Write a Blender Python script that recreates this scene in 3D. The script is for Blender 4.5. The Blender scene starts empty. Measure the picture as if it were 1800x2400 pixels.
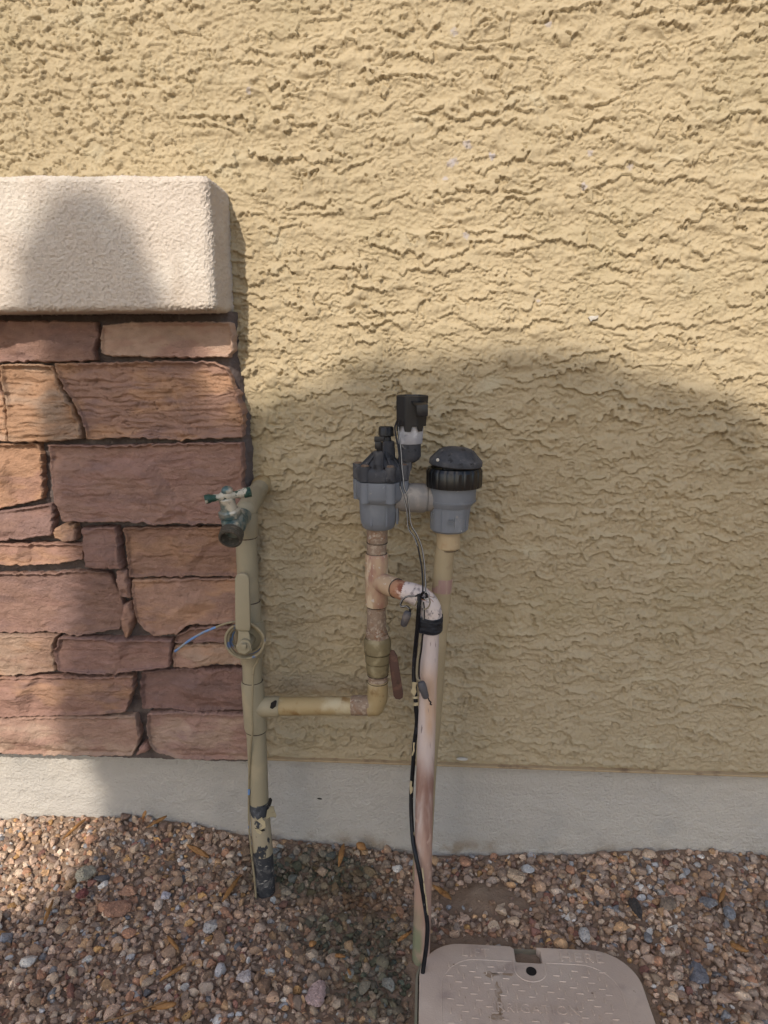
import bpy, bmesh, math, random
import numpy as np
from mathutils import Vector, Matrix

SC = bpy.context.scene
COL = SC.collection
R = math.radians

# ------------------------------------------------------------------ camera
F = 1664.0                                   # focal length in pixels of the 1800 x 2400 photograph
PITCH, YAW = R(12.5), R(3.5)
CAM = np.array([0.0, -1.2, 0.95])
FW = np.array([-math.sin(YAW) * math.cos(PITCH), math.cos(YAW) * math.cos(PITCH), -math.sin(PITCH)])
RT = np.array([math.cos(YAW), math.sin(YAW), 0.0])
UP = np.cross(RT, FW)
cam = bpy.data.cameras.new('camera')
cam.sensor_fit = 'VERTICAL'; cam.sensor_height = 36.0; cam.lens = F / 2400 * 36.0
cam.clip_start = 0.02; cam.clip_end = 400
camo = bpy.data.objects.new('camera', cam); COL.objects.link(camo)
camo.matrix_world = Matrix(((RT[0], UP[0], -FW[0], CAM[0]), (RT[1], UP[1], -FW[1], CAM[1]), (RT[2], UP[2], -FW[2], CAM[2]), (0, 0, 0, 1)))
SC.camera = camo

# ------------------------------------------------------------------ light
SUN_EL, SUN_AZ = R(36), R(14)                # azimuth: degrees to the left of straight behind the camera
S = np.array([-math.sin(SUN_AZ) * math.cos(SUN_EL), -math.cos(SUN_AZ) * math.cos(SUN_EL), math.sin(SUN_EL)])
world = bpy.data.worlds.new('World'); SC.world = world; world.use_nodes = True
wn = world.node_tree.nodes; wl = world.node_tree.links
sky = wn.new('ShaderNodeTexSky'); sky.sky_type = 'NISHITA'; sky.sun_disc = False
sky.sun_elevation = SUN_EL; sky.sun_rotation = math.atan2(S[0], S[1])
sky.dust_density = 1.5; sky.air_density = 1.0; sky.ozone_density = 0.3
bg = wn['Background']; bg.inputs['Strength'].default_value = 0.12
wl.new(sky.outputs[0], bg.inputs['Color'])
sun = bpy.data.lights.new('sun', 'SUN'); sun.energy = 2.65; sun.angle = R(0.6); sun.color = (1.0, 0.91, 0.80)
suno = bpy.data.objects.new('sun', sun); COL.objects.link(suno)
suno.rotation_euler = Vector(S).to_track_quat('Z', 'Y').to_euler(); suno.location = (-2, -6, 4)
SC.view_settings.view_transform = 'Standard'; SC.view_settings.look = 'None'
SC.view_settings.gamma = 1.0; SC.view_settings.use_curve_mapping = False
SC.view_settings.exposure = 0.68

random.seed(7); RNG = np.random.default_rng(11)

# ------------------------------------------------------------------ picture to place
def ray(px, py): return FW + RT * ((px - 900) / F) + UP * ((1200 - py) / F)
def P(px, py, y=0.0):
    d = ray(px, py); return CAM + d * ((y - CAM[1]) / d[1])
def Pz(px, py, z=0.0):
    d = ray(px, py); return CAM + d * ((z - CAM[2]) / d[2])
def mpp(p): return float((np.asarray(p) - CAM) @ FW) / F          # metres per photograph pixel at p

def srgb(r, g, b, k=1.0):
    f = lambda c: ((c / 255 + 0.055) / 1.055) ** 2.4 if c > 10 else c / 255 / 12.92
    return (f(r) * k, f(g) * k, f(b) * k)

# ------------------------------------------------------------------ noise
def _hash(i, j, seed):
    h = (i.astype(np.int64) * 374761393 + j.astype(np.int64) * 668265263 + seed * 1442695041) & 0x7fffffff
    h = ((h ^ (h >> 13)) * 1274126177) & 0x7fffffff
    return (h ^ (h >> 16)) & 0x7fffffff
def noise(x, y, seed=0):
    x = np.asarray(x, float); y = np.asarray(y, float)
    xi = np.floor(x); yi = np.floor(y); xf = x - xi; yf = y - yi
    xi = xi.astype(np.int64); yi = yi.astype(np.int64)
    u = xf * xf * xf * (xf * (xf * 6 - 15) + 10); v = yf * yf * yf * (yf * (yf * 6 - 15) + 10)
    def g(i, j, dx, dy):
        a = _hash(i, j, seed) * (2 * math.pi / 2147483648.0)
        return np.cos(a) * dx + np.sin(a) * dy
    a = g(xi, yi, xf, yf); b = g(xi + 1, yi, xf - 1, yf); c = g(xi, yi + 1, xf, yf - 1); d = g(xi + 1, yi + 1, xf - 1, yf - 1)
    return (a + u * (b - a) + v * ((c + u * (d - c)) - (a + u * (b - a)))) * 1.5
def fbm(x, y, seed=0, o=4, gain=0.5):
    t = 0; a = 1.0
    for k in range(o):
        t = t + a * noise(np.asarray(x) * 2 ** k + 17.3 * k, np.asarray(y) * 2 ** k - 9.1 * k, seed + 31 * k); a *= gain
    return t
def sstep(a, b, x):
    t = np.clip((x - a) / (b - a), 0, 1); return t * t * (3 - 2 * t)

# ------------------------------------------------------------------ objects
def tag(o, label=None, cat=None, group=None, kind=None):
    if label: o['label'] = label
    if cat: o['category'] = cat
    if group: o['group'] = group
    if kind: o['kind'] = kind
    return o
def thing(name, label, cat, loc, group=None):
    o = bpy.data.objects.new(name, None); COL.objects.link(o); o.location = [float(v) for v in loc]
    o.empty_display_size = 0.02
    return tag(o, label, cat, group)
def root_of(o):
    while o.parent: o = o.parent
    return o
def link(name, me, mat=None, parent=None):
    if mat: me.materials.append(mat)
    o = bpy.data.objects.new(name, me); COL.objects.link(o)
    if parent is not None:
        L = root_of(parent).location
        me.transform(Matrix.Translation(-L)); o.parent = parent
    return o
def grid_mesh(name, V, mat, parent=None, keep=None, col=None, flip=False, smooth=True):
    nv, nu, _ = V.shape
    idx = np.arange(nv * nu).reshape(nv, nu)
    q = np.stack([idx[:-1, :-1], idx[:-1, 1:], idx[1:, 1:], idx[1:, :-1]], -1).reshape(-1, 4)
    if flip: q = q[:, ::-1]
    if keep is not None: q = q[keep.reshape(-1)]
    return raw_mesh(name, V.reshape(-1, 3), q, mat, parent, None if col is None else col.reshape(-1, col.shape[-1]), smooth)
def raw_mesh(name, V, Q, mat, parent=None, col=None, smooth=True):
    me = bpy.data.meshes.new(name)
    k = Q.shape[1]
    me.vertices.add(len(V)); me.vertices.foreach_set('co', np.ascontiguousarray(V, dtype=np.float32).ravel())
    me.loops.add(len(Q) * k); me.loops.foreach_set('vertex_index', np.ascontiguousarray(Q, dtype=np.int32).ravel())
    me.polygons.add(len(Q)); me.polygons.foreach_set('loop_start', np.arange(0, len(Q) * k, k, dtype=np.int32))
    me.polygons.foreach_set('use_smooth', np.full(len(Q), bool(smooth)))
    me.update(calc_edges=True)
    if col is not None:
        a = me.attributes.new('col', 'FLOAT_COLOR', 'POINT')
        c = np.ones((len(V), 4), np.float32); c[:, :3] = col[:, :3]
        a.data.foreach_set('color', c.ravel())
    return link(name, me, mat, parent)

def frame_of(d):
    d = Vector(d).normalized()
    a = Vector((0, 0, 1)) if abs(d.z) < 0.9 else Vector((1, 0, 0))
    u = a.cross(d).normalized(); return u, d.cross(u), d

class MB:
    """collects shapes, builds ONE mesh object"""
    def __init__(s): s.v = []; s.f = []
    def add(s, v, f):
        b = len(s.v); s.v += [tuple(float(c) for c in p) for p in v]; s.f += [tuple(i + b for i in q) for q in f]; return s
    def rings(s, R_, cap0=True, cap1=True):
        n = len(R_[0]); v = [p for r in R_ for p in r]; f = []
        for k in range(len(R_) - 1):
            for i in range(n):
                j = (i + 1) % n; f.append((k * n + i, k * n + j, (k + 1) * n + j, (k + 1) * n + i))
        if cap0: f.append(tuple(range(n))[::-1])
        if cap1: f.append(tuple((len(R_) - 1) * n + i for i in range(n)))
        return s.add(v, f)
    def tube(s, path, r, seg=10, caps=True):
        path = [Vector([float(c) for c in p]) for p in path]; n = len(path)
        rr = r if isinstance(r, (list, tuple)) else [r] * n
        u = None; R_ = []
        for i, p in enumerate(path):
            t = (path[min(i + 1, n - 1)] - path[max(i - 1, 0)]).normalized()
            if u is None: u, w, _ = frame_of(t)
            else:
                u = (u - t * u.dot(t)).normalized(); w = t.cross(u)
            R_.append([p + (u * math.cos(a) + w * math.sin(a)) * rr[i] for a in (2 * math.pi * k / seg for k in range(seg))])
        return s.rings(R_, caps, caps)
    def lathe(s, base, axis, prof, seg=32, rfun=None, caps=True):
        u, w, d = frame_of(axis); base = Vector([float(c) for c in base]); R_ = []
        for t, r in prof:
            R_.append([base + d * t + (u * math.cos(a) + w * math.sin(a)) * (r * (rfun(a) if rfun else 1)) for a in (2 * math.pi * k / seg for k in range(seg))])
        return s.rings(R_, caps, caps)
    def prism(s, pts, vec):
        n = len(pts); vec = np.asarray(vec, float)
        a = [np.asarray(p, float) for p in pts]; b = [p + vec for p in a]
        f = [tuple(range(n))[::-1], tuple(range(n, 2 * n))] + [(i, (i + 1) % n, n + (i + 1) % n, n + i) for i in range(n)]
        return s.add(a + b, f)
    def box(s, c, sz, m=None):
        v = []
        for k in range(8):
            p = Vector(((k & 1) - .5, (k >> 1 & 1) - .5, (k >> 2 & 1) - .5)); p = Vector((p.x * sz[0], p.y * sz[1], p.z * sz[2]))
            if m is not None: p = m @ p
            v.append(p + Vector([float(x) for x in c]))
        return s.add(v, [(0, 2, 3, 1), (4, 5, 7, 6), (0, 1, 5, 4), (2, 6, 7, 3), (0, 4, 6, 2), (1, 3, 7, 5)])
    def ball(s, c, rad, m=None, n=12):
        rad = (rad,) * 3 if not hasattr(rad, '__len__') else rad; R_ = []
        for i in range(n + 1):
            th = math.pi * min(max(i / n, 0.01), 0.99); ring = []
            for k in range(2 * n):
                a = math.pi * k / n
                p = Vector((math.sin(th) * math.cos(a) * rad[0], math.sin(th) * math.sin(a) * rad[1], -math.cos(th) * rad[2]))
                ring.append((m @ p if m is not None else p) + Vector([float(x) for x in c]))
            R_.append(ring)
        return s.rings(R_)
    def build(s, name, mat, parent=None, bevel=0, seg=2, sharp=38, smooth=True):
        bm = bmesh.new(); vs = [bm.verts.new(p) for p in s.v]
        for q in s.f:
            try: bm.faces.new([vs[i] for i in q])
            except ValueError: pass
        bmesh.ops.recalc_face_normals(bm, faces=bm.faces)
        if bevel:
            ed = [e for e in bm.edges if len(e.link_faces) == 2 and e.calc_face_angle(0) > R(25)]
            bmesh.ops.bevel(bm, geom=ed, offset=bevel, segments=seg, affect='EDGES', profile=0.5, clamp_overlap=True)
        for fc in bm.faces: fc.smooth = smooth
        me = bpy.data.meshes.new(name); bm.to_mesh(me); bm.free()
        if smooth: me.set_sharp_from_angle(angle=R(sharp))
        return link(name, me, mat, parent)

def smooth_path(pts, n=8):
    pts = [np.asarray(p, float) for p in pts]; out = []
    for i in range(len(pts) - 1):
        p0 = pts[max(i - 1, 0)]; p1 = pts[i]; p2 = pts[i + 1]; p3 = pts[min(i + 2, len(pts) - 1)]
        for k in range(n):
            t = k / n
            out.append(0.5 * ((2 * p1) + (p2 - p0) * t + (2 * p0 - 5 * p1 + 4 * p2 - p3) * t * t + (3 * p1 - p0 - 3 * p2 + p3) * t ** 3))
    out.append(pts[-1]); return out
def stack(mb, lv, d, seg=36, rfun=None, vertical=True):
    """upright turned shape: lv = (x, y, width) in photo pixels of its visible front, d = depth of the axis"""
    R_ = []; x0 = None
    for x, y, w in lv:
        c = P(x, y, d); r = w / 2 * mpp(c)
        if x0 is None or not vertical: x0 = c[0]
        z = P(x, y, d - r * 0.9)[2]
        R_.append([(x0 + r * (rfun(a) if rfun else 1) * math.cos(a), d + r * (rfun(a) if rfun else 1) * math.sin(a), z) for a in (2 * math.pi * k / seg + 0.0001 for k in range(seg))])
    return mb.rings(R_)
def poly_r(n, rot=0.0, soft=0.0):
    def f(a):
        b = (a + rot) % (2 * math.pi / n) - math.pi / n
        return (1 - soft) * math.cos(math.pi / n) / math.cos(b) * 1.04 + soft
    return f

# ------------------------------------------------------------------ materials
def new_mat(name):
    m = bpy.data.materials.new(name); m.use_nodes = True
    nt = m.node_tree; b = nt.nodes['Principled BSDF']; return m, nt, b
def coords(nt, stretch=(1, 1, 1)):
    g = nt.nodes.new('ShaderNodeNewGeometry'); mp = nt.nodes.new('ShaderNodeMapping')
    mp.inputs['Scale'].default_value = stretch
    nt.links.new(g.outputs['Position'], mp.inputs['Vector']); return mp.outputs[0]
def tex_noise(nt, scale, stretch=(1, 1, 1), detail=4, rough=0.55):
    n = nt.nodes.new('ShaderNodeTexNoise'); n.inputs['Scale'].default_value = scale
    n.inputs['Detail'].default_value = detail; n.inputs['Roughness'].default_value = rough
    nt.links.new(coords(nt, stretch), n.inputs['Vector']); return n.outputs['Fac']
def remap(nt, sock, lo, hi, a=0.0, b=1.0):
    r = nt.nodes.new('ShaderNodeMapRange'); r.inputs[1].default_value = lo; r.inputs[2].default_value = hi
    r.inputs[3].default_value = a; r.inputs[4].default_value = b; r.interpolation_type = 'SMOOTHSTEP'
    nt.links.new(sock, r.inputs[0]); return r.outputs[0]
def mix_rgb(nt, fac, a, b, mode='MIX'):
    m = nt.nodes.new('ShaderNodeMix'); m.data_type = 'RGBA'; m.blend_type = mode
    for s_, v in ((m.inputs[0], fac), (m.inputs[6], a), (m.inputs[7], b)):
        if isinstance(v, bpy.types.NodeSocket): nt.links.new(v, s_)
        else: s_.default_value = v if isinstance(v, float) else (*v, 1)
    return m.outputs[2]
def math_n(nt, op, a, b):
    m = nt.nodes.new('ShaderNodeMath'); m.operation = op
    for s_, v in ((m.inputs[0], a), (m.inputs[1], b)):
        if isinstance(v, bpy.types.NodeSocket): nt.links.new(v, s_)
        else: s_.default_value = v
    return m.outputs[0]
def axis_pos(nt, axis):
    g = nt.nodes.new('ShaderNodeNewGeometry'); s_ = nt.nodes.new('ShaderNodeSeparateXYZ')
    nt.links.new(g.outputs['Position'], s_.inputs[0]); return s_.outputs[axis]
def mat(name, base, layers=(), rough=0.6, bump=(), metallic=0.0, attr=False, spec=0.3):
    """layers: (colour, scale, lo, hi[, stretch[, (axis, a, b)]]): noise mask, times an optional ramp along a world axis"""
    m, nt, b = new_mat(name)
    c = base
    if attr:
        at = nt.nodes.new('ShaderNodeAttribute'); at.attribute_name = 'col'; c = at.outputs['Color']
    for L in layers:
        col, sc, lo, hi = L[:4]; st = L[4] if len(L) > 4 and L[4] else (1, 1, 1)
        f = remap(nt, tex_noise(nt, sc, st), lo, hi)
        if len(L) > 5:
            for ax, a0, a1 in (L[5] if isinstance(L[5], list) else [L[5]]):
                f = math_n(nt, 'MULTIPLY', f, remap(nt, axis_pos(nt, ax), min(a0, a1), max(a0, a1), 0.0 if a0 < a1 else 1.0, 1.0 if a0 < a1 else 0.0))
        if col == 'darken': c = mix_rgb(nt, f, c, (0.55, 0.5, 0.45), 'MULTIPLY')
        elif col == 'fleck': c = mix_rgb(nt, f, c, (1.55, 1.5, 1.42), 'MULTIPLY')
        else: c = mix_rgb(nt, f, c, col)
    if isinstance(c, bpy.types.NodeSocket): nt.links.new(c, b.inputs['Base Color'])
    else: b.inputs['Base Color'].default_value = (*c, 1)
    b.inputs['Roughness'].default_value = rough; b.inputs['Metallic'].default_value = metallic
    b.inputs['Specular IOR Level'].default_value = spec
    h = None
    for sc, amt, *st in bump:
        n = math_n(nt, 'MULTIPLY', tex_noise(nt, sc, st[0] if st else (1, 1, 1), 5, 0.6), amt)
        h = n if h is None else math_n(nt, 'ADD', h, n)
    if h is not None:
        bp = nt.nodes.new('ShaderNodeBump'); bp.inputs['Strength'].default_value = 1.0; bp.inputs['Distance'].default_value = 0.001
        nt.links.new(h, bp.inputs['Height']); nt.links.new(bp.outputs[0], b.inputs['Normal'])
    return m

TAN = srgb(150, 136, 108)
M = {}
M['stucco'] = mat('stucco_paint', None, [(srgb(164, 150, 120), 5, .5, .75), (srgb(181, 169, 142), 14, .58, .8)], .9, [(420, 1.6), (1300, .7)], attr=True, spec=.15)
M['edge'] = mat('drip_edge_paint', srgb(160, 140, 110), [(srgb(120, 100, 80), 40, .5, .75)], .8, [(300, .6)])
M['foundation'] = mat('foundation_paint', srgb(179, 174, 166), [(srgb(188, 182, 172), 3, .45, .7), (srgb(164, 161, 155), 7, .55, .85), (srgb(134, 126, 118), 60, .72, .85), (srgb(146, 132, 114), 25, .40, .75, None, (2, .055, .012))], .85, [(190, 4.5), (70, 2.5), (500, 1.2)], spec=.2)
M['sill'] = mat('sand_finish_paint', srgb(206, 194, 180), [(srgb(214, 205, 192), 8, .45, .7), (srgb(188, 174, 158), 14, .56, .8, (1, 1, .3)), (srgb(176, 162, 146), 420, .60, .8)], .92, [(520, 2.2), (1400, 1.0)], spec=.12)
M['stone'] = mat('sandstone', None, [('darken', 60, .58, .85, (1, 1, 3)), (srgb(170, 146, 126), 220, .60, .85, (1, 1, 2))], .88, [(130, 3.0, (.9, 1, 1.25)), (380, 2.4)], attr=True, spec=.15)
M['mortar'] = mat('dark_mortar', srgb(104, 94, 90), [(srgb(88, 78, 75), 30, .45, .7), (srgb(132, 118, 110), 120, .58, .8)], .95, [(180, 3.0), (600, 1.5)], spec=.1)
M['dirt'] = mat('desert_soil', srgb(138, 117, 99), [(srgb(158, 138, 118), 12, .5, .75), (srgb(104, 84, 68), 45, .55, .8), (srgb(160, 136, 116), 200, .64, .8)], .95, [(160, 3.0), (500, 1.5)], spec=.1)
M['gravel'] = mat('crushed_granite', None, [('darken', 150, .54, .78), ('fleck', 240, .56, .66), (srgb(84, 68, 58), 330, .60, .70)], .82, [(260, 2.2), (700, 1.2)], attr=True, spec=.25)
M['tan'] = mat('tan_pipe_paint', srgb(148, 138, 114), [(srgb(164, 150, 122), 18, .5, .8), (srgb(128, 114, 90), 26, .6, .85, (1, 1, .35)), (srgb(96, 84, 66), 160, .73, .8)], .55, [(120, .35)])
M['tan_dirty'] = mat('tan_pipe_weathered', srgb(158, 138, 100), [(srgb(178, 164, 134), 20, .5, .7), (srgb(128, 100, 62), 34, .55, .75), (srgb(86, 92, 70), 50, .66, .78), (srgb(70, 54, 40), 130, .7, .78)], .6, [(120, .5)])
M['scaled'] = mat('scaled_thread', srgb(140, 120, 102), [(srgb(136, 100, 74), 70, .50, .66), (srgb(166, 150, 132), 150, .50, .66), (srgb(184, 174, 160), 70, .60, .68), (srgb(88, 76, 70), 140, .6, .75)], .8, [(220, 2.0)])
M['peeled'] = mat('dirty_pipe_end', srgb(56, 57, 60), [(srgb(100, 98, 96), 70, .50, .66), (srgb(150, 146, 140), 240, .60, .70, (.35, .35, 1)), (srgb(36, 37, 40), 50, .55, .7)], .65, [(160, 1.0)])
M['half_peeled'] = mat('peeling_pipe_paint', srgb(54, 55, 58), [(srgb(154, 142, 118), 46, .40, .425, (1.3, 1.3, .5), [(2, .050, .078)]), (srgb(128, 116, 94), 90, .62, .72)], .65, [(160, 1.0)])
M['bare'] = mat('scuffed_black_pipe', srgb(58, 60, 64), [(srgb(98, 100, 104), 60, .45, .7), (srgb(30, 30, 32), 90, .55, .7)], .6, [(150, .8)])
M['flake'] = mat('peeled_paint_flake', srgb(176, 162, 130), [(srgb(140, 124, 98), 70, .5, .75)], .7, [(150, .5)])
M['bronze'] = mat('galvanised_brass', srgb(124, 128, 120), [(srgb(76, 98, 98), 60, .46, .60), (srgb(190, 182, 164), 36, .52, .66), (srgb(60, 66, 66), 120, .6, .75)], .42, [(160, 1.0)], metallic=.35, spec=.5)
M['thread'] = mat('dark_thread_metal', srgb(92, 88, 80), [(srgb(120, 112, 100), 120, .5, .7)], .45, [(200, .6)], metallic=.5)
M['bore'] = mat('bore_metal', srgb(128, 132, 132), [(srgb(120, 124, 122), 80, .5, .75)], .5, metallic=.4)
M['green'] = mat('worn_green_paint', srgb(40, 68, 58), [(srgb(176, 170, 154), 70, .48, .54), (srgb(16, 40, 36), 120, .55, .75)], .45, [(140, .8)])
M['rust'] = mat('rusty_lever', srgb(88, 66, 58), [(srgb(112, 84, 70), 60, .5, .75), (srgb(58, 44, 40), 40, .55, .75)], .75, [(220, .8)])
M['olive'] = mat('bronze_valve_body', srgb(120, 108, 80), [(srgb(148, 136, 106), 44, .5, .72), (srgb(88, 74, 52), 60, .56, .78)], .55, [(160, .8)])
M['pinkpvc'] = mat('weathered_fitting', srgb(176, 150, 122), [(srgb(152, 116, 100), 30, .44, .60, (1, 1, .35)), (srgb(200, 180, 152), 44, .54, .66, (1, 1, .4)), (srgb(188, 176, 164), 130, .62, .7), (srgb(120, 84, 66), 90, .64, .8)], .6, [(120, .6)])
M['chalk'] = mat('chalky_elbow', srgb(206, 192, 184), [(srgb(150, 140, 138), 90, .5, .62), (srgb(176, 110, 78), 22, .62, .75), (srgb(84, 74, 74), 150, .62, .68)], .75, [(140, 1.4), (500, .6)])
M['rusty_elbow'] = mat('rust_stained_elbow', srgb(168, 126, 98), [(srgb(122, 72, 54), 40, .48, .62), (srgb(208, 184, 168), 50, .56, .7)], .75, [(160, 1.0)])
M['pinkpipe'] = mat('sun_faded_pipe', srgb(190, 175, 168), [(srgb(184, 148, 114), 14, .42, .62, (1, 1, .22), [(2, .50, .45), (2, .34, .40)]), (srgb(166, 136, 120), 16, .26, .50, (1.2, 1.2, .3), (2, .37, .29)), (srgb(132, 100, 88), 24, .36, .60, (1.5, 1.5, .3), [(2, .35, .29), (2, .10, .20)]), (srgb(178, 150, 134), 60, .58, .66, (1, 1, .5), (2, .34, .3)), (srgb(124, 126, 100), 20, .3, .55, None, [(2, .12, .04), (0, .006, -.002)]), (srgb(126, 112, 108), 70, .66, .70, (3, 3, .2), (2, .3, .4))], .65, [(110, 1.2, (1, 1, .2)), (300, .8)])
M['rearpipe'] = mat('faded_tan_pipe', srgb(158, 142, 112), [(srgb(176, 160, 128), 14, .5, .8), (srgb(140, 122, 96), 40, .6, .85)], .6, [(120, .3)])
M['primer'] = mat('purple_primer', srgb(156, 126, 116), [(srgb(172, 150, 130), 40, .5, .7, (3, 3, .4))], .55)
M['couptan'] = mat('stained_coupling', srgb(172, 152, 120), [(srgb(158, 126, 88), 44, .5, .7), (srgb(206, 186, 146), 60, .58, .75)], .6, [(140, .5)])
M['grey'] = mat('grey_valve_plastic', srgb(112, 116, 122), [(srgb(136, 138, 140), 22, .55, .8), (srgb(196, 196, 194), 120, .70, .78), (srgb(150, 144, 136), 46, .66, .76)], .5, [(300, .3)])
M['greydust'] = mat('dusty_grey_elbow', srgb(132, 128, 124), [(srgb(162, 154, 144), 30, .48, .7), (srgb(104, 100, 98), 60, .58, .8)], .7, [(200, .5)])
M['black'] = mat('black_plastic', srgb(27, 27, 29), [(srgb(58, 58, 60), 34, .58, .85), (srgb(120, 118, 114), 170, .72, .8)], .42, [(300, .25)], spec=.4)
M['gloss'] = mat('glossy_black_plastic', srgb(14, 14, 16), [(srgb(24, 24, 26), 34, .5, .85)], .33, spec=.5)
M['dustblack'] = mat('dusty_black_plastic', srgb(60, 61, 65), [(srgb(92, 91, 92), 40, .44, .74), (srgb(138, 133, 127), 110, .62, .82), (srgb(30, 30, 33), 80, .55, .72)], .65, [(260, .7)])
M['silver'] = mat('pale_solenoid_body', srgb(160, 160, 164), [(srgb(196, 196, 200), 44, .48, .66), (srgb(112, 112, 118), 60, .58, .75)], .5, [(200, .7)])
M['bolt'] = mat('rusty_bolt', srgb(120, 100, 84), [(srgb(160, 150, 130), 120, .5, .7), (srgb(110, 60, 40), 90, .55, .7)], .7, metallic=.3)
M['cable'] = mat('black_cable_jacket', srgb(20, 21, 25), [(srgb(48, 50, 58), 60, .56, .76), (srgb(160, 148, 118), 40, .70, .71, (1, 1, .45)), (srgb(150, 150, 150), 260, .70, .74, (3, 3, .4))], .42, [(160, .5)])
M['wire'] = mat('black_wire', srgb(24, 24, 27), [(srgb(70, 68, 66), 90, .6, .8)], .4)
M['stripe'] = mat('white_wire', srgb(150, 147, 142), [(srgb(110, 104, 98), 90, .58, .8)], .5)
M['greywire'] = mat('painted_wire', srgb(130, 120, 98), [(srgb(96, 88, 76), 60, .5, .75)], .5)
M['tape'] = mat('electrical_tape', srgb(28, 31, 38), [(srgb(54, 58, 66), 40, .52, .75, (1, 1, 3)), (srgb(16, 17, 20), 80, .5, .7, (1, 1, 4))], .5, [(90, 1.4, (1, 1, 3))])
M['nut'] = mat('grey_wire_nut', srgb(80, 78, 80), [(srgb(112, 104, 100), 60, .5, .75), (srgb(60, 58, 60), 80, .55, .75)], .6, [(200, .5)])
M['copper'] = mat('copper_strand', srgb(150, 96, 66), [], .4, metallic=.6)
M['blue'] = mat('blue_wire', srgb(104, 136, 182), [(srgb(142, 146, 146), 60, .5, .62), (srgb(70, 96, 150), 50, .55, .75)], .45)
M['bluetan'] = mat('overpainted_wire', srgb(140, 128, 102), [(srgb(88, 108, 142), 34, .58, .64), (srgb(108, 98, 78), 70, .55, .75)], .5)
M['lid'] = mat('faded_lid_plastic', srgb(192, 173, 157), [(srgb(202, 185, 169), 10, .48, .72), (srgb(166, 147, 136), 24, .55, .8), (srgb(118, 98, 84), 110, .70, .78)], .7, [(400, .5), (60, .4)], spec=.25)
M['lidstain'] = mat('mud_stain', srgb(152, 130, 108), [(srgb(172, 154, 138), 90, .46, .6)], .85)
M['box'] = mat('green_box_plastic', srgb(128, 122, 106), [(srgb(116, 120, 98), 30, .48, .7)], .7, [(200, .6)])
M['joint'] = mat('dark_joint_shade', srgb(74, 62, 52), [(srgb(120, 104, 86), 90, .5, .7)], .8)  # dark brown that stands in for shade in the pipe joints
M['hole'] = mat('hole_shade_and_chips', srgb(30, 27, 25), [], .8)
M['leaf'] = mat('dry_leaf', srgb(142, 102, 60), [(srgb(168, 124, 76), 60, .48, .68), (srgb(104, 66, 34), 90, .55, .75)], .55, [(200, .8, (1, 1, .3))])
M['twig'] = mat('dry_twig', srgb(134, 102, 68), [(srgb(96, 70, 48), 90, .5, .7)], .8)
M['green_leaf'] = mat('tree_leaf', (.05, .085, .03), [((.08, .11, .04), 9, .45, .65)], .5)
M['bark'] = mat('tree_bark', (.11, .08, .055), [((.06, .045, .03), 30, .45, .65)], .9, [(40, 6.0, (1, 1, .3))])
M['chip'] = mat('white_plaster', srgb(190, 184, 172), [(srgb(180, 172, 160), 80, .5, .75)], .9, [(300, 1.0)])

# ================================================================== GROUND
GW = np.array([(-800, 1912), (0, 1912), (100, 1905), (240, 1905), (350, 1908), (450, 1925), (560, 1945), (650, 1962), (750, 1970), (850, 1975), (960, 1992), (1050, 1997), (1200, 1995), (1300, 1998), (1450, 1988), (1600, 1983), (1700, 1990), (1800, 1998), (2600, 1998)], float)
_gp = np.array([P(a, b, 0) for a, b in GW])
LID_Z = 0.006
def ground_z(x, y):
    zw = np.interp(x, _gp[:, 0], _gp[:, 2]) - 0.012
    z = zw * np.exp(np.minimum(y, 0) / 0.13)
    z = z + 0.006 * fbm(np.asarray(x) / .16, np.asarray(y) / .16, 5, 3) * sstep(-3, -1.5, -np.abs(np.asarray(x)))
    mx, my = MOUND[0], MOUND[1]
    z = z + 0.010 * np.exp(-(((x - mx) / .062) ** 2 + ((y - my) / .035) ** 2) ** 2)
    return z - 0.004
MOUND = Pz(1150, 2108, 0.0)
def axis_vals(parts):
    out = []
    for a, b, st in parts: out += list(np.arange(a, b - 1e-9, st))
    out.append(parts[-1][1]); return np.array(out)
gx = axis_vals([(-60, -10, 10), (-10, -2, 1), (-2, -.95, .05), (-.95, .85, .008), (.85, 2, .05), (2, 10, 1), (10, 60, 10)])
gy = axis_vals([(-60, -10, 10), (-10, -2, 1), (-2, -.55, .05), (-.55, .03, .008), (.03, 1, .2), (1, 10, 1.5), (10, 60, 10)])
X, Y = np.meshgrid(gx, gy)
Zg = ground_z(X, Y) + 0.0025 * fbm(X / .012, Y / .012, 8, 3) * (np.abs(X) < 1)
g = grid_mesh('ground', np.stack([X, Y, Zg], -1), M['dirt']); tag(g, kind='structure')

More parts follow.
